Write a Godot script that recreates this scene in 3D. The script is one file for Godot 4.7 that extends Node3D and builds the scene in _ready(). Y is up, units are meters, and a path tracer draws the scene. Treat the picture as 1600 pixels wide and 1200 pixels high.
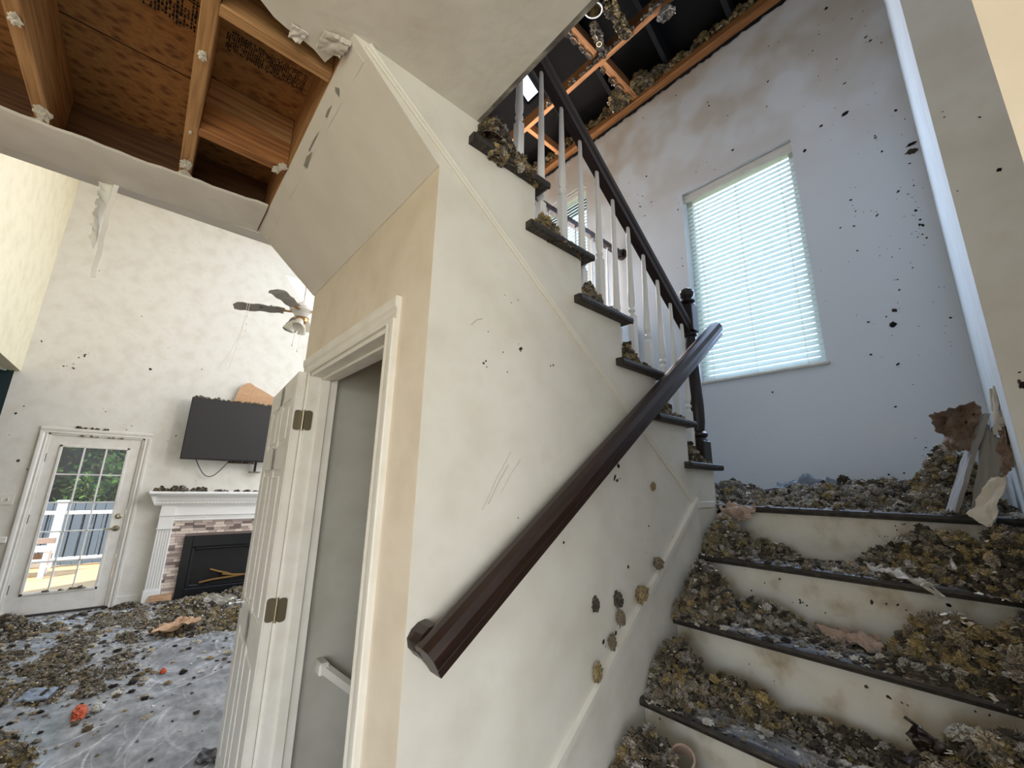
extends Node3D
# World: floor y = 0, the stair climbs towards -z, the living room lies towards -x.

const XA := -0.95          # face of the wall beside the lower flight
const XL := -2.17          # far side of the upper flight / edge of the living room
const ZB := -0.52          # face of the wall with the closet door
const CEIL := 2.72
const F2 := 3.03           # upper floor
const CEIL2 := 5.54
const ZW := -3.4           # window wall
const XF := -7.4           # fireplace wall
const LAND := 1.47

var M := {}
var rng := RandomNumberGenerator.new()
var taken := {}

# ------------------------------------------------------------------ geometry
class G:
	var v := PackedVector3Array()
	var n := PackedVector3Array()
	var uv := PackedVector2Array()
	var c := PackedColorArray()
	var col := Color.WHITE
	var xf := Transform3D()

	func tri(a: Vector3, b: Vector3, d: Vector3, na: Vector3, nb: Vector3, nd: Vector3, ua := Vector2.ZERO, ub := Vector2.ZERO, ud := Vector2.ZERO) -> void:
		a = xf * a; b = xf * b; d = xf * d
		na = (xf.basis * na).normalized(); nb = (xf.basis * nb).normalized(); nd = (xf.basis * nd).normalized()
		if (b - a).cross(d - a).dot(na + nb + nd) > 0.0:
			var t := b; b = d; d = t
			t = nb; nb = nd; nd = t
			var u := ub; ub = ud; ud = u
		v.append_array([a, b, d]); n.append_array([na, nb, nd]); uv.append_array([ua, ub, ud]); c.append_array([col, col, col])

	func face(p: Array, hint: Vector3) -> void:
		var nn := Vector3.ZERO
		for i in range(1, p.size() - 1):
			nn += (p[i] - p[0]).cross(p[i + 1] - p[0])
		if nn.length() < 1e-12:
			return
		nn = nn.normalized()
		if nn.dot(hint) < 0.0:
			nn = -nn
		for i in range(1, p.size() - 1):
			tri(p[0], p[i], p[i + 1], nn, nn, nn)

	func quv(a: Vector3, b: Vector3, d: Vector3, e: Vector3, nn: Vector3) -> void:
		tri(a, b, d, nn, nn, nn, Vector2(0, 1), Vector2(1, 1), Vector2(1, 0))
		tri(a, d, e, nn, nn, nn, Vector2(0, 1), Vector2(1, 0), Vector2(0, 0))

	func box(lo: Vector3, hi: Vector3, bev := 0.0) -> void:
		var a := Vector3(minf(lo.x, hi.x), minf(lo.y, hi.y), minf(lo.z, hi.z))
		var b := Vector3(maxf(lo.x, hi.x), maxf(lo.y, hi.y), maxf(lo.z, hi.z))
		var ctr := (a + b) / 2.0
		var h := (b - a) / 2.0
		var e := minf(bev, minf(h.x, minf(h.y, h.z)) * 0.9)
		for ax in 3:
			var u := (ax + 1) % 3
			var w := (ax + 2) % 3
			for s in [-1.0, 1.0]:
				var pts := []
				for k in [[-1, -1], [1, -1], [1, 1], [-1, 1]]:
					var q := Vector3.ZERO
					q[ax] = s * h[ax]
					q[u] = k[0] * (h[u] - e)
					q[w] = k[1] * (h[w] - e)
					pts.append(ctr + q)
				var nn := Vector3.ZERO
				nn[ax] = s
				face(pts, nn)
			if e > 0.0:
				for su in [-1.0, 1.0]:
					for sw in [-1.0, 1.0]:
						var pts := []
						for k in [[0, -1.0], [0, 1.0], [1, 1.0], [1, -1.0]]:
							var q := Vector3.ZERO
							q[ax] = k[1] * (h[ax] - e)
							q[u] = su * (h[u] - (0.0 if k[0] == 0 else e))
							q[w] = sw * (h[w] - (e if k[0] == 0 else 0.0))
							pts.append(ctr + q)
						var nn := Vector3.ZERO
						nn[u] = su
						nn[w] = sw
						face(pts, nn)
		if e > 0.0:
			for sx in [-1.0, 1.0]:
				for sy in [-1.0, 1.0]:
					for sz in [-1.0, 1.0]:
						var s := Vector3(sx, sy, sz)
						face([ctr + s * Vector3(h.x, h.y - e, h.z - e), ctr + s * Vector3(h.x - e, h.y, h.z - e), ctr + s * Vector3(h.x - e, h.y - e, h.z)], s)

	# polygon in the plane (ux, uy) through o, pushed along d
	func extrude(poly: PackedVector2Array, o: Vector3, ux: Vector3, uy: Vector3, d: Vector3, caps := true) -> void:
		var cw := Geometry2D.is_polygon_clockwise(poly)
		var nn := d.normalized()
		if caps:
			var idx := Geometry2D.triangulate_polygon(poly)
			for i in range(0, idx.size(), 3):
				var a := o + ux * poly[idx[i]].x + uy * poly[idx[i]].y
				var b := o + ux * poly[idx[i + 1]].x + uy * poly[idx[i + 1]].y
				var e := o + ux * poly[idx[i + 2]].x + uy * poly[idx[i + 2]].y
				tri(a, b, e, -nn, -nn, -nn)
				tri(a + d, b + d, e + d, nn, nn, nn)
		for i in poly.size():
			var p := poly[i]
			var q := poly[(i + 1) % poly.size()]
			var t := q - p
			var o2 := Vector2(t.y, -t.x) * (-1.0 if cw else 1.0)
			var a := o + ux * p.x + uy * p.y
			var b := o + ux * q.x + uy * q.y
			face([a, b, b + d, a + d], ux * o2.x + uy * o2.y)

	func lathe(prof: Array, at: Vector3, segs := 14, yaxis := Vector3.UP) -> void:
		var bx := Vector3.RIGHT if absf(yaxis.dot(Vector3.RIGHT)) < 0.9 else Vector3.FORWARD
		var x := yaxis.cross(bx).normalized()
		var z := x.cross(yaxis).normalized()
		for i in prof.size() - 1:
			var p: Vector2 = prof[i]
			var q: Vector2 = prof[i + 1]
			var t := q - p
			if t.length() < 1e-7:
				continue
			var nn := Vector2(t.y, -t.x).normalized()
			for k in segs:
				var a0 := TAU * k / segs
				var a1 := TAU * (k + 1) / segs
				var d0 := x * cos(a0) + z * sin(a0)
				var d1 := x * cos(a1) + z * sin(a1)
				var n0 := d0 * nn.x + yaxis * nn.y
				var n1 := d1 * nn.x + yaxis * nn.y
				var a := at + d0 * p.x + yaxis * p.y
				var b := at + d1 * p.x + yaxis * p.y
				var e := at + d1 * q.x + yaxis * q.y
				var f := at + d0 * q.x + yaxis * q.y
				if p.x > 1e-6:
					tri(a, b, e, n0, n1, n1)
				if q.x > 1e-6:
					tri(a, e, f, n0, n1, n0)

	func tube(pts: Array, r: float, segs := 6) -> void:
		var rings := []
		for i in pts.size():
			var t: Vector3 = (pts[mini(i + 1, pts.size() - 1)] - pts[maxi(i - 1, 0)]).normalized()
			var bx := Vector3.UP if absf(t.y) < 0.9 else Vector3.RIGHT
			var x := t.cross(bx).normalized()
			var z := t.cross(x).normalized()
			var ring := []
			for k in segs:
				var d := x * cos(TAU * k / segs) + z * sin(TAU * k / segs)
				ring.append([pts[i] + d * r, d])
			rings.append(ring)
		for i in rings.size() - 1:
			for k in segs:
				var a = rings[i][k]
				var b = rings[i][(k + 1) % segs]
				var e = rings[i + 1][(k + 1) % segs]
				var f = rings[i + 1][k]
				tri(a[0], b[0], e[0], a[1], b[1], e[1])
				tri(a[0], e[0], f[0], a[1], e[1], f[1])
		for end in [0, rings.size() - 1]:
			var p := []
			for k in segs:
				p.append(rings[end][k][0])
			face(p, pts[end] - pts[1 if end == 0 else end - 1])

	# a thin bent sheet with thickness: fn(u, v) gives the point
	func sheet(fn: Callable, nu: int, nv: int, th: float) -> void:
		var P := []
		for i in nu + 1:
			var row := []
			for j in nv + 1:
				row.append(fn.call(float(i) / nu, float(j) / nv))
			P.append(row)
		var N := []
		for i in nu + 1:
			var row := []
			for j in nv + 1:
				var du: Vector3 = P[mini(i + 1, nu)][j] - P[maxi(i - 1, 0)][j]
				var dv: Vector3 = P[i][mini(j + 1, nv)] - P[i][maxi(j - 1, 0)]
				row.append(du.cross(dv).normalized())
			N.append(row)
		for s in [-0.5, 0.5]:
			var k: float = signf(s)
			for i in nu:
				for j in nv:
					var a: Vector3 = P[i][j] + N[i][j] * th * s
					var b: Vector3 = P[i + 1][j] + N[i + 1][j] * th * s
					var e: Vector3 = P[i + 1][j + 1] + N[i + 1][j + 1] * th * s
					var f: Vector3 = P[i][j + 1] + N[i][j + 1] * th * s
					tri(a, b, e, N[i][j] * k, N[i + 1][j] * k, N[i + 1][j + 1] * k)
					tri(a, e, f, N[i][j] * k, N[i + 1][j + 1] * k, N[i][j + 1] * k)
		for i in nu:
			for j in [0, nv]:
				var inner: Vector3 = P[i][j] - P[i][1 if j == 0 else nv - 1]
				face([P[i][j] - N[i][j] * th / 2, P[i + 1][j] - N[i + 1][j] * th / 2, P[i + 1][j] + N[i + 1][j] * th / 2, P[i][j] + N[i][j] * th / 2], inner)
		for j in nv:
			for i in [0, nu]:
				var inner: Vector3 = P[i][j] - P[1 if i == 0 else nu - 1][j]
				face([P[i][j] - N[i][j] * th / 2, P[i][j + 1] - N[i][j + 1] * th / 2, P[i][j + 1] + N[i][j + 1] * th / 2, P[i][j] + N[i][j] * th / 2], inner)

	func commit(off := Vector3.ZERO) -> ArrayMesh:
		var a := []
		a.resize(Mesh.ARRAY_MAX)
		var w := v.duplicate()
		if off != Vector3.ZERO:
			for i in w.size():
				w[i] += off
		a[Mesh.ARRAY_VERTEX] = w
		a[Mesh.ARRAY_NORMAL] = n
		a[Mesh.ARRAY_TEX_UV] = uv
		a[Mesh.ARRAY_COLOR] = c
		var m := ArrayMesh.new()
		m.add_surface_from_arrays(Mesh.PRIMITIVE_TRIANGLES, a)
		return m

# ------------------------------------------------------------------ scene tree helpers
func numbered(called: String) -> String:
	if not taken.has(called):
		taken[called] = 0
		return called
	taken[called] += 1
	return "%s_%03d" % [called, taken[called]]

func origin_of(p: Node) -> Vector3:
	var o := Vector3.ZERO
	while p is Node3D and p != self:
		o += p.position
		p = p.get_parent()
	return o

func tag(o: Node, label: String, category: String, group := "", kind := "") -> Node:
	o.set_meta("label", label)
	o.set_meta("category", category)
	if group != "":
		o.set_meta("group", group)
	if kind != "":
		o.set_meta("kind", kind)
	return o

func thing(called: String, label: String, category: String, at := Vector3.ZERO, group := "", kind := "") -> Node3D:
	var o := Node3D.new()
	o.name = numbered(called)
	add_child(o, true)
	o.position = at
	tag(o, label, category, group, kind)
	return o

# a mesh drawn in world coordinates, hung under a parent at the parent's place
func obj(called: String, g: G, mat: Material, parent: Node = null) -> MeshInstance3D:
	var o := MeshInstance3D.new()
	o.name = numbered(called) if parent == null else called
	(self if parent == null else parent).add_child(o, true)
	var off := Vector3.ZERO if parent == null else -origin_of(parent)
	o.mesh = g.commit(off)
	o.material_override = mat
	return o

func put(called: String, mesh: Mesh, mat: Material, parent: Node, xf: Transform3D) -> MeshInstance3D:
	var o := MeshInstance3D.new()
	o.name = numbered(called) if parent == null else called
	(self if parent == null else parent).add_child(o, true)
	o.mesh = mesh
	o.material_override = mat
	if parent != null:
		xf.origin -= origin_of(parent)
	o.transform = xf
	return o

func struct(called: String, g: G, mat: Material, label: String, category: String) -> MeshInstance3D:
	var o := obj(called, g, mat)
	tag(o, label, category, "", "structure")
	return o

func mm(called: String, parent: Node, mesh: Mesh, mat: Material, xs: Array, cols: Array) -> MultiMeshInstance3D:
	if xs.is_empty():
		return null
	var m := MultiMesh.new()
	m.transform_format = MultiMesh.TRANSFORM_3D
	m.use_colors = true
	m.mesh = mesh
	m.instance_count = xs.size()
	var off := -origin_of(parent)
	for i in xs.size():
		var t: Transform3D = xs[i]
		t.origin += off
		m.set_instance_transform(i, t)
		m.set_instance_color(i, cols[i])
	var o := MultiMeshInstance3D.new()
	o.name = called
	parent.add_child(o, true)
	o.multimesh = m
	o.material_override = mat
	o.set_meta("kind", "stuff")
	return o

func lin(hex: String) -> Color:
	return Color(hex).srgb_to_linear()

# ------------------------------------------------------------------ materials
func noise_tex(freq: float, stops: Array, kind := FastNoiseLite.TYPE_SIMPLEX_SMOOTH, octaves := 4, sd := 1, size := 512, seam := true) -> NoiseTexture2D:
	var f := FastNoiseLite.new()
	f.noise_type = kind
	f.frequency = freq
	f.fractal_octaves = octaves
	f.seed = sd
	var t := NoiseTexture2D.new()
	t.width = size
	t.height = size
	t.seamless = seam
	t.noise = f
	if stops.size() > 0:
		var gr := Gradient.new()
		var offs := PackedFloat32Array()
		var cs := PackedColorArray()
		for s in stops:
			offs.append(s[0])
			cs.append(Color(s[1]) if s[1] is String else s[1])
		gr.offsets = offs
		gr.colors = cs
		t.color_ramp = gr
	return t

func mat(color: String, rough := 0.8, metal := 0.0) -> StandardMaterial3D:
	var m := StandardMaterial3D.new()
	m.albedo_color = Color(color)
	m.roughness = rough
	m.metallic = metal
	return m

func tri_mat(color: String, tex: Texture2D, scale: Vector3, rough := 0.8, world := true) -> StandardMaterial3D:
	var m := mat(color, rough)
	m.albedo_texture = tex
	m.uv1_triplanar = true
	m.uv1_world_triplanar = world
	m.uv1_scale = scale
	return m

func build_materials() -> void:
	var peel := noise_tex(0.05, [], FastNoiseLite.TYPE_SIMPLEX_SMOOTH, 3, 5)
	var dirt := noise_tex(0.012, [[0.0, "efece6"], [0.4, "f8f6f2"], [0.7, "fdfcfa"], [1.0, "f5f2ec"]], FastNoiseLite.TYPE_SIMPLEX_SMOOTH, 5, 11)
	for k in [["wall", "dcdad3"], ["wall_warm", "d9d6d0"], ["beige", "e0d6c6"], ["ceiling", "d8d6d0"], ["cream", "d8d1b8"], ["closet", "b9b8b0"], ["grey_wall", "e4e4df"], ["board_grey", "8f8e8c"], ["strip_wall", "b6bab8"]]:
		var m := tri_mat(k[1], dirt, Vector3.ONE * 0.6, 0.75)
		m.heightmap_enabled = true
		m.heightmap_texture = peel
		m.heightmap_scale = 0.05
		M[k[0]] = m
	M.ceiling.heightmap_scale = 0.14
	M.grey_wall_dark = mat("8b877e", 0.9)
	M.riser = tri_mat("dcd8ce", noise_tex(0.010, [[0.0, "bcae98"], [0.2, "ddd5c7"], [0.45, "f6f3ee"], [1.0, "ffffff"]], FastNoiseLite.TYPE_SIMPLEX_SMOOTH, 5, 15), Vector3.ONE * 1.1, 0.7)
	M.trim = tri_mat("e2e0da", dirt, Vector3.ONE * 0.9, 0.45)
	M.white = mat("e6e4df", 0.4)
	M.paper = mat("d8d2c6", 0.9)
	M.gypsum = tri_mat("c4c0b8", dirt, Vector3.ONE * 2.0, 0.9)
	M.kraft = tri_mat("8c7a6e", noise_tex(0.03, [[0.0, "b8a090"], [0.5, "ffffff"], [1.0, "d0b8a0"]], FastNoiseLite.TYPE_SIMPLEX_SMOOTH, 4, 21), Vector3.ONE * 3.0, 0.9)
	M.kraft_pale = tri_mat("b9a293", noise_tex(0.03, [[0.0, "c8b8b0"], [0.5, "ffffff"], [1.0, "d8c8bc"]], FastNoiseLite.TYPE_SIMPLEX_SMOOTH, 4, 23), Vector3.ONE * 4.0, 0.9)
	M.tan = tri_mat("c7a482", noise_tex(0.03, [[0.0, "c0a080"], [0.5, "ffffff"], [1.0, "d0b8a0"]], FastNoiseLite.TYPE_SIMPLEX_SMOOTH, 4, 22), Vector3.ONE * 3.0, 0.9)
	var grain := noise_tex(0.02, [[0.0, "8a6d50"], [0.35, "b8936a"], [0.6, "cca77c"], [1.0, "dcbd94"]], FastNoiseLite.TYPE_SIMPLEX_SMOOTH, 4, 31)
	M.lumber = tri_mat("e2d4c0", grain, Vector3(0.25, 5.0, 5.0), 0.75, false)
	M.lumber_red = tri_mat("c4a482", grain, Vector3(0.25, 5.0, 5.0), 0.8, false)
	M.lumber_old = tri_mat("7d6a58", grain, Vector3(0.25, 5.0, 5.0), 0.85, false)
	M.osb = tri_mat("f2dec0", noise_tex(0.035, [[0.0, "5c4632"], [0.3, "947250"], [0.55, "b08e62"], [0.8, "9a7a55"], [1.0, "c8a678"]], FastNoiseLite.TYPE_CELLULAR, 3, 41), Vector3(1.6, 1.6, 0.9), 0.85)
	var dwood := noise_tex(0.02, [[0.0, "2a1c15"], [0.5, "43302a"], [1.0, "5a4236"]], FastNoiseLite.TYPE_SIMPLEX_SMOOTH, 4, 51)
	M.rail = tri_mat("a89a90", dwood, Vector3(0.4, 6.0, 6.0), 0.38, false)
	M.newel = tri_mat("80706a", dwood, Vector3(6.0, 0.5, 6.0), 0.42, false)
	M.tread = tri_mat("ffffff", noise_tex(0.02, [[0.0, "4a4640"], [0.4, "6a665f"], [0.6, "837f78"], [0.8, "9a968f"], [1.0, "bcb9b3"]], FastNoiseLite.TYPE_SIMPLEX_SMOOTH, 6, 61), Vector3(1.0, 2.0, 1.6), 0.7)
	M.nosing = tri_mat("b0aaa2", noise_tex(0.03, [[0.0, "2a2622"], [0.55, "48423c"], [0.8, "625c55"], [1.0, "8a857d"]], FastNoiseLite.TYPE_SIMPLEX_SMOOTH, 5, 62), Vector3(1.5, 4.0, 4.0), 0.6)
	M.char = mat("0c0b0b", 0.95)
	M.char_wood = mat("15161a", 0.9)
	M.chrome = mat("c8c8c8", 0.2, 1.0)
	M.nickel = mat("9a917c", 0.35, 1.0)
	M.brass = mat("b89468", 0.35, 1.0)
	M.black = mat("0e0e0f", 0.35)
	M.tv = mat("211f1e", 0.55)
	M.firebrick = mat("2a2825", 0.9)
	M.teal = mat("10282a", 0.8)
	M.glass = mat("ffffff", 0.02)
	M.glass.albedo_color = Color(0.5, 0.5, 0.5, 0.01)
	M.glass.transparency = BaseMaterial3D.TRANSPARENCY_ALPHA
	M.glass.metallic_specular = 0.15
	M.dark_glass = mat("101010", 0.1)
	M.dark_glass.albedo_color = Color(0.1, 0.1, 0.1, 0.15)
	M.dark_glass.metallic_specular = 0.25
	M.dark_glass.transparency = BaseMaterial3D.TRANSPARENCY_ALPHA
	M.slat = mat("f6f9f8", 0.5)
	M.slat.backlight_enabled = true
	M.slat.backlight = Color(0.97, 1.0, 1.0)
	M.shade = mat("f4f2ea", 0.4)
	M.shade.backlight_enabled = true
	M.shade.backlight = Color(0.6, 0.6, 0.56)
	M.vc = mat("ffffff", 0.95)
	M.vc.vertex_color_use_as_albedo = true
	M.fluff = mat("ffffff", 1.0)
	M.fluff.vertex_color_use_as_albedo = true
	M.orange = mat("c2552a", 0.6)
	M.deck = tri_mat("e8e4dc", grain, Vector3(4.0, 4.0, 0.4), 0.8)
	M.lawn = tri_mat("7f8a58", noise_tex(0.05, [[0.0, "808080"], [1.0, "ffffff"]], FastNoiseLite.TYPE_SIMPLEX_SMOOTH, 4, 71), Vector3.ONE * 0.5, 0.95)
	M.bark = mat("4f4338", 0.95)
	M.leaf = mat("ffffff", 0.6)
	M.leaf.vertex_color_use_as_albedo = true
	M.leaf.metallic_specular = 0.15
	M.fence = mat("8d97a3", 0.8)
	M.board_fence = mat("565d66", 0.85)
	M.blade = tri_mat("8d8881", dirt, Vector3.ONE * 3.0, 0.8)
	M.oak = tri_mat("c6b9a8", grain, Vector3(4.0, 4.0, 0.4), 0.4)
	M.log = tri_mat("b39b70", noise_tex(0.04, [[0.0, "5a4a35"], [0.5, "b8a070"], [1.0, "e0cc9a"]], FastNoiseLite.TYPE_SIMPLEX_SMOOTH, 4, 81), Vector3.ONE * 4.0, 0.9)
	for k in [["tile_a", "b9a79c"], ["tile_b", "8f7f76"], ["tile_c", "dccbbb"], ["tile_d", "74665f"], ["tile_e", "a5938a"]]:
		M[k[0]] = mat(k[1], 0.3)
	# wet vinyl floor: grey boards with chalky drag marks
	var W := 1024
	var im := Image.create(W, W, false, Image.FORMAT_RGB8)
	var nz := FastNoiseLite.new()
	nz.seed = 91
	nz.frequency = 0.012
	nz.fractal_octaves = 5
	var nz2 := FastNoiseLite.new()
	nz2.seed = 92
	nz2.frequency = 0.05
	nz2.fractal_octaves = 3
	for y in W:
		for x in W:
			var a := nz.get_noise_2d(x, y) * 0.16 + nz2.get_noise_2d(x * 0.5, y) * 0.10 + 0.56
			im.set_pixel(x, y, Color(a * 1.0, a * 1.0, a * 1.0))
	var r := RandomNumberGenerator.new()
	r.seed = 7
	for k in 420:
		var p := Vector2(r.randf() * W, r.randf() * W)
		var ang := r.randf_range(0.1, 0.75) + (PI / 2 if r.randf() < 0.1 else 0.0)
		var ln := r.randf_range(20, 260)
		var br := r.randf_range(0.15, 0.75)
		var wd := r.randi_range(3, 9) if r.randf() < 0.35 else r.randi_range(1, 3)
		var bend := r.randf_range(-0.004, 0.004)
		for i in int(ln):
			var q := p + Vector2(cos(ang + bend * i), sin(ang + bend * i)) * i
			if r.randf() < 0.25:
				continue
			for w in wd:
				var xx := posmod(int(q.x), W)
				var yy := posmod(int(q.y) + w, W)
				var c0 := im.get_pixel(xx, yy)
				im.set_pixel(xx, yy, c0.lerp(Color(0.86, 0.86, 0.85), br * sin(PI * i / ln)))
	M.floor = StandardMaterial3D.new()
	M.floor.albedo_texture = ImageTexture.create_from_image(im)
	M.floor.uv1_triplanar = true
	M.floor.uv1_world_triplanar = true
	M.floor.uv1_scale = Vector3.ONE * 0.34
	M.floor.roughness = 1.0
	M.floor.roughness_texture = noise_tex(0.008, [[0.0, Color(0.12, 0.12, 0.12)], [0.42, Color(0.2, 0.2, 0.2)], [0.55, Color(0.5, 0.5, 0.5)], [1.0, Color(0.65, 0.65, 0.65)]], FastNoiseLite.TYPE_SIMPLEX_SMOOTH, 4, 93)
	# window wall: white paint with brown smoke blooms along its top
	var S := 512
	var ws := Image.create(S, S, false, Image.FORMAT_RGB8)
	var n1 := FastNoiseLite.new()
	n1.seed = 101
	n1.frequency = 0.017
	n1.fractal_octaves = 3
	var base := Color("e0e4ea")
	for y in S:
		for x in S:
			var up := 1.0 - float(y) / S      # 0 at the floor, 1 at the ceiling
			var s := clampf((up - 0.68) / 0.22, 0.0, 1.0) * clampf(n1.get_noise_2d(x * 0.85, y) * 1.5 + 0.45, 0.0, 1.0)
			s += clampf((up - 0.93) / 0.07, 0.0, 1.0) * 0.35
			ws.set_pixel(x, y, base.lerp(Color("b09a80"), clampf(s, 0.0, 1.0) * 0.45))
	M.smoke_wall = StandardMaterial3D.new()
	M.smoke_wall.albedo_texture = ImageTexture.create_from_image(ws)
	M.smoke_wall.roughness = 0.75
	# black ink stamped on the subfloor
	var st := Image.create(160, 48, false, Image.FORMAT_RGBA8)
	st.fill(Color(0, 0, 0, 0))
	for x in range(2, 158, 4):
		var yy := 2
		while yy < 44:
			var hh := r.randi_range(2, 6)
			if r.randf() < 0.8:
				st.fill_rect(Rect2i(x, yy, r.randi_range(2, 3), hh), Color(0.05, 0.04, 0.03, 1))
			yy += hh + 1
	M.ink = StandardMaterial3D.new()
	M.ink.albedo_texture = ImageTexture.create_from_image(st)
	M.ink.transparency = BaseMaterial3D.TRANSPARENCY_ALPHA_SCISSOR
	M.ink.alpha_scissor_threshold = 0.5
	M.ink.roughness = 0.9

# ------------------------------------------------------------------ debris
var clumps := []
var tufts := []
var flakes := []
var chips := []
var wads := []

func lump_mesh(sd: int, rough: float, tints: Array, flat := 1.0) -> ArrayMesh:
	var sp := SphereMesh.new()
	sp.radius = 1.0
	sp.height = 2.0
	sp.radial_segments = 22
	sp.rings = 13
	var a := sp.surface_get_arrays(0)
	var vs: PackedVector3Array = a[Mesh.ARRAY_VERTEX]
	var ix: PackedInt32Array = a[Mesh.ARRAY_INDEX]
	var f := FastNoiseLite.new()
	f.seed = sd
	f.frequency = 1.1
	f.fractal_octaves = 3
	var f2 := FastNoiseLite.new()
	f2.seed = sd + 50
	f2.frequency = 0.9
	f2.fractal_octaves = 3
	var g := G.new()
	var p := PackedVector3Array()
	for q in vs:
		var d := q.normalized()
		var k := 1.0 + rough * f.get_noise_3dv(d * 2.4) * 1.7 + rough * 0.6 * f.get_noise_3dv(d * 4.5 + Vector3.ONE * 9)
		p.append(d * k * Vector3(1, flat, 1))
	for i in range(0, ix.size(), 3):
		var a0 := p[ix[i]]
		var b0 := p[ix[i + 1]]
		var c0 := p[ix[i + 2]]
		var m := (a0 + b0 + c0) / 3.0
		var t := clampf(f2.get_noise_3dv(m * 3.2) * 1.7 + 0.5, 0.0, 0.999) * tints.size()
		g.col = tints[int(t)]
		g.face([a0, b0, c0], m)
	return g.commit()

func tuft_mesh(sd: int, tints: Array) -> ArrayMesh:
	var r := RandomNumberGenerator.new()
	r.seed = sd
	var g := G.new()
	for i in 170:
		var d := Vector3(r.randfn(), r.randfn() * 0.7, r.randfn()).normalized()
		var side := d.cross(Vector3(r.randfn(), r.randfn(), r.randfn())).normalized()
		var o := Vector3(r.randfn(), r.randfn() * 0.6, r.randfn()) * 0.25
		var l := r.randf_range(0.5, 1.15)
		var w := r.randf_range(0.02, 0.09)
		var mid := o + d * l * 0.5 + side.cross(d) * r.randf_range(-0.2, 0.2)
		g.col = tints[r.randi() % tints.size()]
		g.face([o - side * w * 0.5, o + side * w * 0.5, mid + side * w, mid - side * w * 0.7], side.cross(d))
		g.face([mid - side * w * 0.7, mid + side * w, o + d * l + side * w * 0.2], side.cross(d))
	return g.commit()

func flake_mesh(sd: int) -> ArrayMesh:
	var r := RandomNumberGenerator.new()
	r.seed = sd
	var g := G.new()
	var n := 7
	var ring := []
	for i in n:
		var a := TAU * (i + r.randf_range(-0.3, 0.3)) / n
		var rad := r.randf_range(0.5, 1.1)
		ring.append(Vector3(cos(a) * rad, r.randf_range(-0.25, 0.3), sin(a) * rad * 0.7))
	var top := Vector3(0, 0.08, 0)
	for i in n:
		g.face([top, ring[i], ring[(i + 1) % n]], Vector3.UP)
		g.face([top - Vector3(0, 0.06, 0), ring[i] - Vector3(0, 0.04, 0), ring[(i + 1) % n] - Vector3(0, 0.04, 0)], Vector3.DOWN)
		g.face([ring[i], ring[(i + 1) % n], ring[(i + 1) % n] - Vector3(0, 0.04, 0), ring[i] - Vector3(0, 0.04, 0)], ring[i])
	return g.commit()

func build_debris_kit() -> void:
	var fluff := [[lin("8d8272"), lin("9c8d70"), lin("756a5c"), lin("a89d8b"), lin("5f564b")], [lin("a08c5c"), lin("8d7c56"), lin("ac966a"), lin("73654e")], [lin("4f463d"), lin("5f5549"), lin("3c3630")], [lin("8f8880"), lin("a39d94"), lin("736b62"), lin("b5afa6")]]
	for k in 4:
		for j in 2:
			clumps.append(lump_mesh(10 + k * 3 + j, 0.5, fluff[k], 0.55))
		tufts.append(tuft_mesh(40 + k, fluff[k]))
	for k in 4:
		flakes.append(flake_mesh(60 + k))
	wads = [lump_mesh(131, 0.3, [lin("6d6356"), lin("8a7a5e"), lin("574c40"), lin("7b7263")], 0.7), lump_mesh(132, 0.3, [lin("8a7750"), lin("6f6350"), lin("9a8b68")], 0.7), lump_mesh(133, 0.38, [lin("4d463e"), lin("5f574d"), lin("3c3631")], 0.7)]
	for k in 3:
		chips.append(lump_mesh(90 + k, 0.7, [Color.WHITE], 0.6))

const FLAKE_COLS := ["d9d4c8", "b4ada0", "cfc9bd", "8d867b", "5a524a", "2c2723", "a48f70", "c3b79d", "7d6c52", "b7ab98"]
const MIX := {   # weights of yellow-brown fluff, yellow foam, dark char, grey fluff
	"mixed": [5, 2, 3, 4], "yellow": [4, 6, 2, 1], "dark": [2, 1, 7, 2], "grey": [2, 1, 3, 7], "shade": [3, 3, 7, 1], "floor": [6, 2, 3, 5], "gold": [5, 3, 3, 2], "pale": [1, 0, 0, 9], "foam": [1, 9, 1, 0]}

func pick(w: Array) -> int:
	var tot := 0
	for x in w:
		tot += x
	var q := rng.randi() % tot
	for i in w.size():
		q -= w[i]
		if q < 0:
			return i
	return 0

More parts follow.
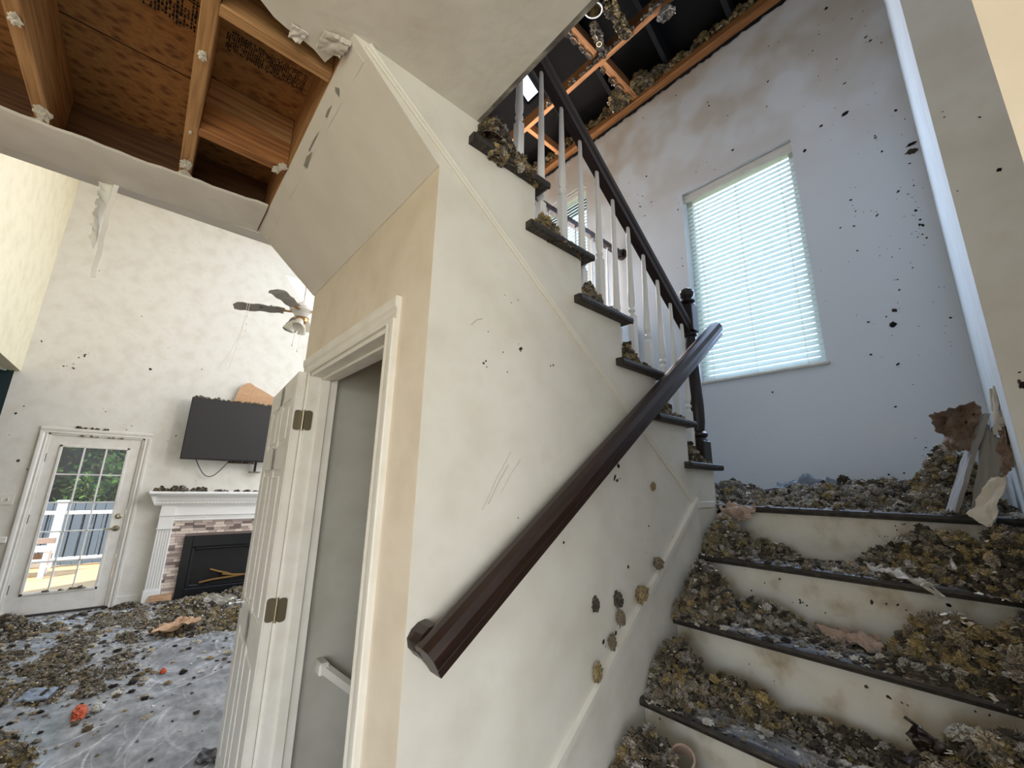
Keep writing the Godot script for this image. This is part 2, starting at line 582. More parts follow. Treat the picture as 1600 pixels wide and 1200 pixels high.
# mounds: [x, z, y, rx, rz, height, count, mix, size]
func heap(called: String, label: String, mounds: Array, flake_count := 60, stray := 1.25, dark := 1.0) -> Node3D:
	var m0: Array = mounds[0]
	var o := thing(called, label, "debris", Vector3(m0[0], m0[2], m0[1]), "", "stuff")
	var xs := []
	var cs := []
	for i in clumps.size() + tufts.size() + flakes.size():
		xs.append([])
		cs.append([])
	var core := G.new()
	var nz := FastNoiseLite.new()
	nz.seed = 5
	nz.frequency = 14.0
	for m in mounds:
		var mixw: Array = MIX[m[7]]
		var rx: float = m[3]
		var rz: float = m[4]
		var h: float = m[5]
		# body of the mound
		var N := 20
		var P := []
		for i in N + 1:
			var row := []
			for j in N + 1:
				var u := -1.0 + 2.0 * i / N
				var w := -1.0 + 2.0 * j / N
				var q := Vector2(u * sqrt(maxf(0.0, 1.0 - w * w / 2.0)), w * sqrt(maxf(0.0, 1.0 - u * u / 2.0)))
				var x: float = m[0] + q.x * rx * 0.95
				var z: float = m[1] + q.y * rz * 0.95
				var d := clampf(1.0 - q.length_squared(), 0.0, 1.0)
				row.append(Vector3(x, m[2] - 0.004 + h * 0.72 * d * (0.8 + 0.9 * nz.get_noise_2d(x, z)), z))
			P.append(row)
		for i in N:
			for j in N:
				core.col = [lin("5d5348"), lin("6f6455"), lin("4a4138"), lin("7a6d58")][rng.randi() % 4]
				core.face([P[i][j], P[i + 1][j], P[i + 1][j + 1]], Vector3.UP)
				core.face([P[i][j], P[i + 1][j + 1], P[i][j + 1]], Vector3.UP)
		for k in int(m[6] * 3.8):
			var a := rng.randf() * TAU
			var rr := sqrt(rng.randf())
			var q := Vector2(cos(a), sin(a)) * rr
			var d := 1.0 - rr * rr
			var s: float = m[8] * lerpf(0.22, 1.0, pow(rng.randf(), 1.9)) * (0.6 + 0.4 * d)
			var kind := pick(mixw)
			var slot := kind * 2 + rng.randi() % 2
			if rng.randf() < 0.3:
				slot = clumps.size() + kind
			var p := Vector3(m[0] + q.x * rx, m[2] + h * d * rng.randf_range(0.45, 0.95) + s * 0.3, m[1] + q.y * rz)
			var b := Basis.from_euler(Vector3(rng.randf_range(-0.9, 0.9), rng.randf() * TAU, rng.randf_range(-0.9, 0.9))).scaled(Vector3.ONE * s)
			xs[slot].append(Transform3D(b, p))
			var t := rng.randf_range(0.65, 1.25)
			cs[slot].append(Color(t, t, t * rng.randf_range(0.9, 1.05)))
		var nf := int(flake_count * float(m[6]) / 45.0)
		for k in nf:
			var a := rng.randf() * TAU
			var rr := sqrt(rng.randf()) * stray
			var q := Vector2(cos(a), sin(a)) * rr
			var d := maxf(0.0, 1.0 - rr * rr)
			var s: float = m[8] * lerpf(0.12, 0.6, pow(rng.randf(), 2.0))
			var slot := clumps.size() + tufts.size() + rng.randi() % flakes.size()
			var p := Vector3(m[0] + q.x * rx, m[2] + h * d * 0.95 + s * 0.2, m[1] + q.y * rz)
			var b := Basis.from_euler(Vector3(rng.randf_range(-0.5, 0.5), rng.randf() * TAU, rng.randf_range(-0.5, 0.5))).scaled(Vector3.ONE * s)
			xs[slot].append(Transform3D(b, p))
			cs[slot].append(lin(FLAKE_COLS[rng.randi() % FLAKE_COLS.size()]))
	var c := obj("compacted_mass", core, M.vc, o)
	c.set_meta("kind", "stuff")
	for i in xs.size():
		var me: Mesh
		var nm := "clump"
		if i < clumps.size():
			me = clumps[i]
		elif i < clumps.size() + tufts.size():
			me = tufts[i - clumps.size()]
			nm = "tuft"
		else:
			me = flakes[i - clumps.size() - tufts.size()]
			nm = "flake"
		mm(nm, o, me, M.fluff, xs[i], cs[i])
	return o

# loose scraps strewn over a rectangle of floor or tread
func strew(called: String, label: String, x0: float, x1: float, z0: float, z1: float, y: float, n: int, smin: float, smax: float, cols: Array, keep: Variant = null) -> void:
	var o := thing(called, label, "debris", Vector3((x0 + x1) / 2, y, (z0 + z1) / 2), "", "stuff")
	var xs := [[], [], [], [], [], [], []]
	var cs := [[], [], [], [], [], [], []]
	for k in n:
		var p := Vector3(rng.randf_range(x0, x1), y, rng.randf_range(z0, z1))
		if keep != null and not keep.call(p):
			continue
		var s := lerpf(smin, smax, pow(rng.randf(), 2.5))
		var slot := rng.randi() % 7
		p.y += s * (0.12 if slot < 4 else 0.3)
		xs[slot].append(Transform3D(Basis.from_euler(Vector3(rng.randf_range(-0.3, 0.3), rng.randf() * TAU, rng.randf_range(-0.3, 0.3))).scaled(Vector3(s, s * 0.7, s)), p))
		cs[slot].append(lin(cols[rng.randi() % cols.size()]))
	for i in 7:
		mm("flake" if i < 4 else "chip", o, flakes[i] if i < 4 else chips[i - 4], M.fluff, xs[i], cs[i])

# soot and char specks stuck to an upright plane
func specks(called: String, label: String, o0: Vector3, ux: Vector3, uy: Vector3, n: int, smax: float, keep: Variant = null, extra := []) -> void:
	var nn := ux.cross(uy).normalized()
	var o := thing(called, label, "debris", o0, "", "stuff")
	var xs := [[], [], []]
	var cs := [[], [], []]
	var list := []
	for k in n:
		var a := rng.randf()
		var b := rng.randf()
		if rng.randf() < 0.45 and list.size() > 0:
			var l: Array = list[rng.randi() % list.size()]
			a = clampf(l[0] + rng.randfn() * 0.02, 0, 1)
			b = clampf(l[1] + rng.randfn() * 0.03, 0, 1)
		list.append([a, b, lerpf(0.0018, smax, pow(rng.randf(), 4.0))])
	list.append_array(extra)
	for l in list:
		var p: Vector3 = o0 + ux * l[0] + uy * l[1]
		if keep != null and not keep.call(p):
			continue
		var s: float = l[2]
		var k := rng.randi() % 3
		var b := Basis(ux.normalized(), nn * 0.45, -uy.normalized()) * Basis(Vector3.UP, rng.randf() * TAU)
		b = b * Basis.from_scale(Vector3(s * rng.randf_range(0.7, 1.6), s, s * rng.randf_range(0.5, 1.1)))
		xs[k].append(Transform3D(b, p + nn * s * 0.12))
		cs[k].append(lin(["171412", "231d1a", "3a322b", "4d4337"][rng.randi() % 4]))
	for k in 3:
		mm("speck", o, chips[k], M.fluff, xs[k], cs[k])
# ------------------------------------------------------------------ the scene
func _ready() -> void:
	rng.seed = 20240611
	var cam := Camera3D.new()
	cam.name = "camera"
	add_child(cam)
	cam.fov = rad_to_deg(2.0 * atan(600.0 / 649.25))
	cam.basis = Basis(Vector3.UP, deg_to_rad(49.037)) * Basis(Vector3.RIGHT, deg_to_rad(13.679)) * Basis(Vector3.BACK, deg_to_rad(1.204))
	cam.position = Vector3(0, 1.542, 0)
	cam.near = 0.02
	cam.current = true
	var we := WorldEnvironment.new()
	we.name = "world"
	var env := Environment.new()
	env.background_mode = Environment.BG_SKY
	var sky := Sky.new()
	var sm := ProceduralSkyMaterial.new()
	sm.sky_top_color = Color("a3c0e2")
	sm.sky_horizon_color = Color("e6eef4")
	sm.ground_horizon_color = Color("b8b8ac")
	sm.ground_bottom_color = Color("8a8878")
	sm.sky_energy_multiplier = 1.0
	sky.sky_material = sm
	env.sky = sky
	env.background_energy_multiplier = 1.0
	env.tonemap_mode = Environment.TONE_MAPPER_LINEAR
	env.tonemap_exposure = 5.2
	env.sdfgi_enabled = true
	env.ssao_enabled = true
	env.ssil_enabled = true
	we.environment = env
	add_child(we)
	var sun := DirectionalLight3D.new()
	sun.name = "sun"
	add_child(sun)
	# from the front of the house (+z), rather high
	sun.look_at_from_position(Vector3(3.0, 6.2, 5.0), Vector3.ZERO)
	sun.light_energy = 0.8
	sun.light_color = Color("fff4e4")
	sun.light_angular_distance = 0.6
	sun.shadow_enabled = true
	sun.sky_mode = DirectionalLight3D.SKY_MODE_LIGHT_ONLY

	# daylight that enters through the entry's side window, the garden window and the burnt-out roof
	daylight("daylight_side", Vector3(2.95, 1.6, 1.5), Vector3(0, 1.7, 1.2), Vector2(2.3, 1.6), 1.7, Color("fffaf4"))
	daylight("daylight_garden", Vector3(-5.7, 2.6, -3.3), Vector3(-5.7, 2.4, 2), Vector2(2.5, 4.4), 1.4, Color("fff4ec"))
	daylight("daylight_stair_window", Vector3(-1.085, 3.32, ZW + 0.03), Vector3(-1.085, 3.32, 0), Vector2(0.85, 1.75), 1.0, Color("bcd6ff"))
	daylight("daylight_loft_window", Vector3(-3.1, 4.2, ZW + 0.03), Vector3(-3.1, 4.2, 0), Vector2(0.85, 1.6), 2.7, Color("fff1ea"))
	daylight("daylight_roof", Vector3(-5.85, 5.5, -1.9), Vector3(-5.85, 0, -1.89), Vector2(2.4, 2.3), 0.5, Color("f0f4ff"))

	build_materials()
	build_debris_kit()
	build_floors()
	build_walls()
	build_ceilings()
	build_attic()
	build_window(-1.53, -0.64, 2.405, 4.24, "white slatted blind in the tall window over the stair landing", "tall stair window behind a closed white blind")
	build_window(-3.55, -2.655, 3.35, 5.06, "white slatted blind seen between balusters at the upper loft", "loft window behind a white blind and guard rail")
	build_lower_stair()
	build_upper_stair()
	build_rails()
	build_closet_door()
	build_patio_door()
	build_fireplace()
	build_tv()
	build_fan()
	build_outside()
	build_damage()
	build_debris()

func daylight(called: String, at: Vector3, to: Vector3, size: Vector2, energy: float, c: Color) -> void:
	var l := AreaLight3D.new()
	l.name = called
	add_child(l)
	l.look_at_from_position(at, to, Vector3.UP if absf((to - at).normalized().y) < 0.95 else Vector3.RIGHT)
	l.area_size = size
	l.area_normalize_energy = true
	l.light_energy = energy
	l.light_color = c
	l.area_range = 30.0
	l.shadow_enabled = true

func wall_box(g: G, x0: float, x1: float, y0: float, y1: float, z0: float, z1: float) -> void:
	g.box(Vector3(x0, y0, z0), Vector3(x1, y1, z1))

func build_floors() -> void:
	var g := G.new()
	wall_box(g, XF - 0.15, 3.15, -0.3, 0.0, ZW - 0.15, 3.75)
	struct("floor", g, M.floor, "grey wet board floor with chalky drag marks running through the living room", "floor")
	g = G.new()
	wall_box(g, XF + 0.05, XL - 0.05, 0.0, 0.004, 1.45, 3.6)
	struct("floor_kitchen", g, M.oak, "dark wood floor of the room beyond the opening", "floor")
	g = G.new()
	wall_box(g, -2.0, 3.0, 0.0, 0.006, 0.75, 3.6)
	struct("floor_entry", g, M.oak, "light wood floor of the entry hall", "floor")
	g = G.new()
	wall_box(g, -60, 60, -0.5, -0.32, -60, 60)
	struct("ground", g, M.lawn, "dry green lawn around the house", "ground")

func build_walls() -> void:
	var g := G.new()
	# wall beside the lower flight: full face cut to the soffit, the ceiling and the upper steps
	var poly := PackedVector2Array([Vector2(ZB, 0), Vector2(ZB, 2.469), Vector2(-0.235, CEIL), Vector2(-0.235, F2)])
	for k in range(7, 0, -1):
		var y := LAND + 0.195 * k - 0.03
		var zr := riser_z(k + 1)
		poly.append(Vector2(zr, y + 0.195 if k < 7 else F2))
		poly.append(Vector2(zr, y))
	poly.append(Vector2(riser_z(1), LAND + 0.165))
	poly.append(Vector2(riser_z(1), 0))
	g.extrude(poly, Vector3(XA - 0.1, 0, 0), Vector3(0, 0, 1), Vector3.UP, Vector3(0.1, 0, 0))
	struct("wall_stair", g, M.wall, "off-white wall between the lower and upper flights, with dark handrail", "wall")
	# closet-door wall
	g = G.new()
	var hp := PackedVector2Array([Vector2(-2.16, 0), Vector2(-2.03, 0), Vector2(-2.03, 2.03), Vector2(-1.205, 2.03), Vector2(-1.205, 0), Vector2(XA - 0.1, 0), Vector2(XA - 0.1, 2.469), Vector2(-2.16, 2.469)])
	g.extrude(hp, Vector3(0, 0, ZB - 0.12), Vector3.RIGHT, Vector3.UP, Vector3(0, 0, 0.12))
	wall_box(g, XA - 0.1, XA - 0.0004, 0, 2.469, ZB - 0.12, ZB + 0.0012)
	struct("wall_closet", g, M.beige, "beige wall around the closet doorway under the stairs", "wall")
	# sloped soffit under the upper flight
	g = G.new()
	g.extrude(PackedVector2Array([Vector2(ZB + 0.004, 2.4685), Vector2(-0.2315, CEIL - 0.0005), Vector2(-0.235, CEIL + 0.03), Vector2(ZB - 0.06, 2.469)]), Vector3(XL, 0, 0), Vector3(0, 0, 1), Vector3.UP, Vector3(XA - 0.0006 - XL, 0, 0))
	struct("ceiling_soffit", g, M.wall_warm, "sloped plaster soffit under the upper flight, above the closet door", "soffit")
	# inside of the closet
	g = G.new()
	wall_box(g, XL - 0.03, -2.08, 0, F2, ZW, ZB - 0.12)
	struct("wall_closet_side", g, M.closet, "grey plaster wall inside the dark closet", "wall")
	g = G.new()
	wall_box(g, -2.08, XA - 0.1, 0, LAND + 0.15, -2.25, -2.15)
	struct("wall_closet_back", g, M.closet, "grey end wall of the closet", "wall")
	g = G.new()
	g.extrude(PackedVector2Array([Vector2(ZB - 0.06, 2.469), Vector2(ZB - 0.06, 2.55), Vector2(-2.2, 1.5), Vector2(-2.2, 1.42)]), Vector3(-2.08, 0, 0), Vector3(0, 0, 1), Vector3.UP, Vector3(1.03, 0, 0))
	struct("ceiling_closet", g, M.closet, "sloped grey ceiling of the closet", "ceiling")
	# window wall
	g = G.new()
	var zs := [ZW - 0.16, ZW]
	var holes := [[-7.0, -4.4, 0.3, 5.0], [-3.55, -2.655, 3.35, 5.06], [-1.53, -0.64, 2.405, 4.24]]
	var x0 := XF - 0.15
	for h in holes:
		wall_box(g, x0, h[0], 0, CEIL2 + 0.3, zs[0], zs[1])
		wall_box(g, h[0], h[1], 0, h[2], zs[0], zs[1])
		wall_box(g, h[0], h[1], h[3], CEIL2 + 0.3, zs[0], zs[1])
		x0 = h[1]
	wall_box(g, x0, 0.6, 0, CEIL2 + 0.3, zs[0], zs[1])
	for i in g.v.size():
		g.uv[i] = Vector2((g.v[i].x + 4.2) / 4.4, 1.0 - g.v[i].y / CEIL2 * 0.985)
	struct("wall_window", g, M.smoke_wall, "tall smoke-stained wall with the blind-covered window above the landing", "wall")
	# tall garden window of the living room, out of view
	g = G.new()
	for x in [-7.0, -6.13, -5.27, -4.4]:
		g.box(Vector3(x - 0.03, 0.3, ZW - 0.12), Vector3(x + 0.03, 5.0, ZW - 0.05))
	for y in [0.3, 2.2, 5.0]:
		g.box(Vector3(-7.0, y - 0.03, ZW - 0.12), Vector3(-4.4, y + 0.03, ZW - 0.05))
	struct("window_3", g, M.trim, "tall white framed garden window of the living room", "window")
	# wall at the far side of the landing and of the lower flight
	g = G.new()
	g.extrude(PackedVector2Array([Vector2(0.0214, ZW), Vector2(0.05, -1.75), Vector2(0.2, -1.75), Vector2(0.2, ZW)]), Vector3.ZERO, Vector3.RIGHT, Vector3(0, 0, 1), Vector3(0, CEIL2 + 0.2, 0))
	struct("wall_landing_side", g, M.strip_wall, "narrow bright side wall at the end of the landing", "wall")
	g = G.new()
	wall_box(g, 0.0505, 0.62, 0, CEIL2 + 0.2, -1.86, -1.748)
	struct("wall_pier", g, M.grey_wall, "grey scuffed wall end beside the lower steps", "wall")
	g = G.new()
	wall_box(g, 0.5, 0.62, 0, CEIL2 + 0.2, -1.75, ZB - 0.1)
	struct("wall_recess", g, M.grey_wall, "side wall of the recess beside the lower steps", "wall")
	g = G.new()
	g.extrude(PackedVector2Array([Vector2(0.0586, ZB), Vector2(3.15, ZB), Vector2(3.15, ZB - 0.1), Vector2(0.10, ZB - 0.1)]), Vector3.ZERO, Vector3.RIGHT, Vector3(0, 0, 1), Vector3(0, CEIL, 0))
	struct("wall_entry", g, M.beige, "sunlit beige wall of the entry at the foot of the stairs", "wall")
	# entry hall
	g = G.new()
	wall_box(g, 3.0, 3.15, 0, CEIL, ZB, 0.3)
	wall_box(g, 3.0, 3.15, 0, 0.3, 0.3, 2.7)
	wall_box(g, 3.0, 3.15, 2.4, CEIL, 0.3, 2.7)
	wall_box(g, 3.0, 3.15, 0, CEIL, 2.7, 3.75)
	wall_box(g, 3.0, 3.15, CEIL, 8.5, ZB - 0.1, 3.75)
	struct("wall_entry_side", g, M.wall, "white side wall of the entry hall with a wide window opening", "wall")
	g = G.new()
	wall_box(g, XL, -0.7, 0, CEIL, 3.6, 3.75)
	wall_box(g, 2.5, 3.0, 0, CEIL, 3.6, 3.75)
	wall_box(g, -0.7, 2.5, 2.45, CEIL, 3.6, 3.75)
	wall_box(g, XF - 0.15, XL, 0, CEIL2 + 3.0, 3.6, 3.75)
	wall_box(g, XL, 3.0, CEIL, CEIL2 + 3.0, 3.6, 3.75)
	struct("wall_front", g, M.wall, "white front wall with a wide open doorway", "wall")
	g = G.new()
	wall_box(g, XL - 0.12, XL, 0, CEIL, 1.4, 3.6)
	struct("wall_kitchen_side", g, M.cream, "cream wall between entry hall and kitchen", "wall")
	# upper storey walls that close the hall and the loft
	g = G.new()
	wall_box(g, XL - 0.12, XL - 0.03, F2, CEIL2 + 0.2, -1.5, 3.6)
	struct("wall_hall_upper", g, M.wall, "white wall of the upper hall", "wall")
	g = G.new()
	wall_box(g, 0.05, 3.0, F2, CEIL2 + 3.0, -0.745, -0.645)
	struct("wall_bedroom_upper", g, M.wall, "white wall of the upper hall over the entry", "wall")
	# living room
	g = G.new()
	wall_box(g, XF - 0.15, XF, 0, CEIL2, ZW, -0.005)
	wall_box(g, XF - 0.15, XF, 2.05, CEIL2, -0.005, 0.925)
	wall_box(g, XF - 0.15, XF, 0, CEIL2, 0.925, 1.31)
	struct("wall_fireplace", g, M.wall, "tall off-white wall with fireplace, television and glazed garden door", "wall")
	g = G.new()
	wall_box(g, XF, XL, CEIL + 0.01, CEIL2, 1.26, 1.4)
	struct("wall_kitchen_header", g, M.cream, "cream upper wall over the opening to the dark kitchen", "wall")
	g = G.new()
	wall_box(g, XF - 0.15, XF, 0, CEIL, 1.31, 3.6)
	wall_box(g, XF, XL - 0.12, 0, CEIL, 3.5, 3.6)
	struct("wall_kitchen", g, M.teal, "dark teal wall of the unlit kitchen beyond the opening", "wall")
	g = G.new()
	wall_box(g, XF - 0.15, XL, CEIL, CEIL + 0.25, 1.4, 3.6)
	struct("ceiling_kitchen", g, M.ceiling, "ceiling of the unlit kitchen", "ceiling")
	# baseboards and chair rail along the fireplace wall
	g = G.new()
	for r in [[0.98, 1.32], [-0.26, -0.028], [ZW, -2.05]]:
		g.box(Vector3(XF, 0, r[0]), Vector3(XF + 0.015, 0.11, r[1]), 0.004)
	struct("baseboard_fireplace", g, M.trim, "low white baseboard between garden door and fireplace", "baseboard")
	g = G.new()
	g.box(Vector3(XF, 0.80, 0.985), Vector3(XF + 0.025, 0.87, 1.32), 0.008)
	g.box(Vector3(XF, 0.11, 1.06), Vector3(XF + 0.006, 0.80, 1.10), 0.002)
	struct("trim_1", g, M.trim, "white chair rail beside the garden door", "chair rail")
	# half-round moulding along the stair wall and the skirt of the lower flight
	g = G.new()
	var a := Vector3(XA, 1.169 + 1.542, -0.273)
	var b := Vector3(XA, -0.066 + 1.542, -1.972)
	var prof := PackedVector2Array([Vector2(0, -0.015), Vector2(0.006, -0.015), Vector2(0.009, -0.009), Vector2(0.006, -0.002), Vector2(0.010, 0.004), Vector2(0.009, 0.010), Vector2(0.004, 0.015), Vector2(0, 0.015)])
	var d := b - a
	g.extrude(prof, a, Vector3.RIGHT, Vector3(0, d.z, -d.y).normalized() * -1.0, d)
	struct("trim_2", g, M.wall, "raised moulding running down the stair wall under the upper steps", "moulding")
	g = G.new()
	a = Vector3(XA, -0.05 + 1.542, -1.985)
	b = Vector3(XA, -1.45 + 1.542, -0.11)
	b = a + (Vector3(XA, -0.739 + 1.542, -1.048) - a) * 1.45
	d = b - a
	g.extrude(PackedVector2Array([Vector2(0, -0.016), Vector2(0.018, -0.016), Vector2(0.018, 0.004), Vector2(0.008, 0.016), Vector2(0, 0.016)]), a, Vector3.RIGHT, Vector3(0, d.z, -d.y).normalized() * -1.0, d)
	var dn := Vector3(0, -0.4, 0)
	g.face([a + Vector3(0.006, 0, 0), b + Vector3(0.006, 0, 0), b + dn + Vector3(0.006, 0, 0), a + dn + Vector3(0.006, 0, 0)], Vector3.RIGHT)
	g.box(Vector3(XA, 1.455, -2.16), Vector3(XA + 0.01, 1.485, -1.985), 0.003)
	struct("trim_3", g, M.trim, "white skirt board with ledge along the lower steps", "skirt board")

func build_ceilings() -> void:
	# plaster ceiling of the entry with its torn side edge
	var edge := [Vector2(XA - 0.02, -0.235), Vector2(-1.02, -0.22)]
	var z := -0.2
	while z < 1.6:
		edge.append(Vector2(-1.085 + 0.06 * clampf((z + 0.2) / 0.2, 0, 1) + rng.randf_range(-0.012, 0.012), z))
		z += 0.035
	var poly := PackedVector2Array([Vector2(3.0, -0.645), Vector2(XA - 0.0, -0.645)])
	for e in edge:
		poly.append(e)
	poly.append_array([Vector2(-1.04, 1.65), Vector2(-1.0, 3.6), Vector2(3.0, 3.6)])
	var g := G.new()
	g.extrude(poly, Vector3(0, CEIL, 0), Vector3.RIGHT, Vector3(0, 0, 1), Vector3(0, 0.014, 0))
	struct("ceiling", g, M.ceiling, "pale textured plaster ceiling of the entry with a torn edge", "ceiling")
	# what is left of the ceiling board along the living-room beam
	g = G.new()
	var fn := func(u: float, v: float) -> Vector3:
		var zz := lerpf(-0.225, 2.2, u)
		var inner := -1.93 + 0.004 * sin(zz * 23.0) + 0.003 * sin(zz * 57.0) - 0.05 * u
		var sag := 0.014 * sin(PI * clampf((zz + 0.2) / 1.1, 0, 1))
		var lip := 0.03 * maxf(0.0, absf(v - 0.5) * 2.0 - 0.7)
		return Vector3(lerpf(inner, -2.185, v), CEIL - 0.004 - sag + lip * 0.4, zz)
	g.sheet(fn, 60, 8, 0.012)
	struct("ceiling_strip", g, M.wall_warm, "narrow strip of white ceiling board left along the beam", "ceiling")
	g = G.new()
	g.extrude(PackedVector2Array([Vector2(-2.19, CEIL - 0.01), Vector2(-2.175, CEIL - 0.01), Vector2(-2.175, F2 + 0.02), Vector2(-2.30, F2 + 0.02), Vector2(-2.30, CEIL + 0.01)]), Vector3(0, 0, -0.33), Vector3.RIGHT, Vector3.UP, Vector3(0, 0, 3.9))
	struct("trim_4", g, M.wall_warm, "white faced edge of the upper floor above the living room", "beam casing")
	# exposed joists, blocking, rim beam and subfloor
	lumber("ceiling_joist", Vector3(-2.12, 2.8385, 0.069), Vector3(2.99, 2.8385, 0.069), 0.038, 0.235, M.lumber, "exposed ceiling joist crossing just in front of the short blocking", "joist", "exposed joists of the entry ceiling")
	lumber("ceiling_joist", Vector3(-2.12, 2.8385, 0.456), Vector3(2.99, 2.8385, 0.456), 0.038, 0.235, M.lumber, "exposed ceiling joist farther out, beside the wide open bay", "joist", "exposed joists of the entry ceiling")
	for k in range(2, 4):
		lumber("ceiling_joist", Vector3(-2.12, 2.8385, 0.069 + 0.4 * k), Vector3(2.99, 2.8385, 0.069 + 0.4 * k), 0.038, 0.235, M.lumber, "ceiling joist beyond the wide open bay, " + ("next one out" if k == 2 else "second one out"), "joist")
	lumber("blocking_board", Vector3(-1.130, 2.8385, -0.23), Vector3(-1.130, 2.8385, 0.05), 0.038, 0.235, M.lumber, "short wood blocking board next to the torn plaster edge", "blocking")
	lumber("blocking_board", Vector3(-1.655, 2.895, -0.23), Vector3(-1.655, 2.895, 0.05), 0.038, 0.118, M.lumber, "upper pale wood board of the doubled blocking", "blocking")
	lumber("blocking_board", Vector3(-1.650, 2.780, -0.23), Vector3(-1.650, 2.780, 0.05), 0.042, 0.116, M.lumber_red, "lower reddish wood board of the doubled blocking", "blocking")
	lumber("rim_beam", Vector3(-2.145, 2.8385, -0.23), Vector3(-2.145, 2.8385, 3.6), 0.045, 0.235, M.lumber_old, "brown rim beam behind the white ceiling strip", "beam")
	lumber("header_beam", Vector3(-2.17, 2.8385, -0.25), Vector3(-1.0, 2.8385, -0.25), 0.04, 0.235, M.lumber, "header beam above the top of the soffit", "beam")
	g = G.new()
	wall_box(g, XL, 3.0, 2.957, 2.977, -0.645, 3.6)
	struct("ceiling_subfloor", g, M.osb, "dark strand-board subfloor seen between the joists", "subfloor")
	g = G.new()
	wall_box(g, XL, 3.0, 2.977, F2, -0.645, 3.6)
	wall_box(g, 0.05, 3.0, CEIL, 2.957, -0.72, -0.645)
	wall_box(g, XA + 0.0, 0.05, CEIL, 2.977, -0.66, -0.645)
	struct("floor_upper", g, M.tread, "floor of the upper hall over the entry", "floor")
	g = G.new()
	wall_box(g, -4.2, XL - 0.03, F2 - 0.3, F2, ZW, -1.5)
	struct("floor_loft", g, M.wall, "floor of the loft beside the upper flight", "floor")
	# board joints and stamped ink on the subfloor
	g = G.new()
	g.box(Vector3(-1.385, 2.9555, 0.1), Vector3(-1.382, 2.9575, 1.4))
	g.box(Vector3(-1.70, 2.9555, 0.1), Vector3(-1.697, 2.9575, 1.4))
	struct("trim_5", g, M.char, "dark joint lines between the subfloor boards", "board joint")
	for q in [[-1.43, 0.105, 0.36, 0.13, 0.0], [-1.44, -0.215, 0.25, 0.09, 0.0]]:
		g = G.new()
		g.quv(Vector3(q[0] - q[3] / 2, 2.9562, q[1]), Vector3(q[0] - q[3] / 2, 2.9562, q[1] + q[2]), Vector3(q[0] + q[3] / 2, 2.9562, q[1] + q[2]), Vector3(q[0] + q[3] / 2, 2.9562, q[1]), Vector3.DOWN)
		struct("trim_6" if q[1] > 0 else "trim_7", g, M.ink, "rows of black ink stamped on the subfloor " + ("in the wide bay" if q[1] > 0 else "behind the short blocking"), "stamp")
	# nails and bits of board left on the joist undersides
	var nail := thing("plaster_remnant", "small white plaster remnants nailed under the exposed joists", "debris", Vector3(-1.5, CEIL, 0.1), "", "stuff")
	var xs := []
	var cs := []
	for p in [[-1.30, 0.07, 0.014], [-1.86, 0.068, 0.026], [-1.90, 0.45, 0.03], [-1.52, 0.456, 0.018], [-1.66, 0.07, 0.006], [-1.99, 0.46, 0.04], [-1.95, 0.07, 0.035], [-1.65, -0.2, 0.02], [-2.0, -0.2, 0.025], [-1.62, -0.215, 0.02]]:
		xs.append(Transform3D(Basis.from_euler(Vector3(0.2, p[0] * 30.0, 0.1)).scaled(Vector3(p[2], 0.007, p[2] * 0.6)), Vector3(p[0], CEIL - 0.004, p[1])))
		cs.append(lin("d8d4c8"))
	mm("chip", nail, chips[0], M.fluff, xs, cs)
	# second storey: ceiling of the hall, broken off at the stairwell
	poly = PackedVector2Array([Vector2(3.0, 3.6), Vector2(XL, 3.6), Vector2(XL, -2.2)])
	var x := XL + 0.1
	while x < 0.0:
		poly.append(Vector2(x, -2.19 + rng.randf_range(-0.03, 0.03)))
		x += 0.12
	poly.append_array([Vector2(0.6, -2.2), Vector2(3.0, -2.2)])
	g = G.new()
	g.extrude(poly, Vector3(0, CEIL2, 0), Vector3.RIGHT, Vector3(0, 0, 1), Vector3(0, 0.014, 0))
	struct("ceiling_hall", g, M.ceiling, "remaining ceiling of the upper hall", "ceiling")
	# living-room ceiling with a burnt hole
	g = G.new()
	wall_box(g, XF - 0.15, -4.2, CEIL2, CEIL2 + 0.25, -0.6, 1.4)
	wall_box(g, XF - 0.15, -7.1, CEIL2, CEIL2 + 0.25, ZW - 0.16, -0.6)
	wall_box(g, -4.6, -4.2, CEIL2, CEIL2 + 0.25, ZW - 0.16, -0.6)
	wall_box(g, -7.1, -4.6, CEIL2, CEIL2 + 0.25, ZW - 0.16, -3.1)
	struct("ceiling_living", g, M.ceiling, "living-room ceiling around the burnt-out opening", "ceiling")

# a timber from a to b: h high, w thick
func lumber(called: String, a: Vector3, b: Vector3, w: float, h: float, m: Material, label: String, category: String, group := "", kind := "") -> MeshInstance3D:
	var g := G.new()
	var l := a.distance_to(b)
	g.box(Vector3(-l / 2, -h / 2, -w / 2), Vector3(l / 2, h / 2, w / 2), 0.003)
	var x := (b - a).normalized()
	var z := x.cross(Vector3.UP).normalized()
	var o := put(called, g.commit(), m, null, Transform3D(Basis(x, z.cross(x), z), (a + b) / 2))
	tag(o, label, category, group, kind)
	return o

func roof_y(z: float) -> float:
	return 5.78 + 0.62 * (z - ZW)

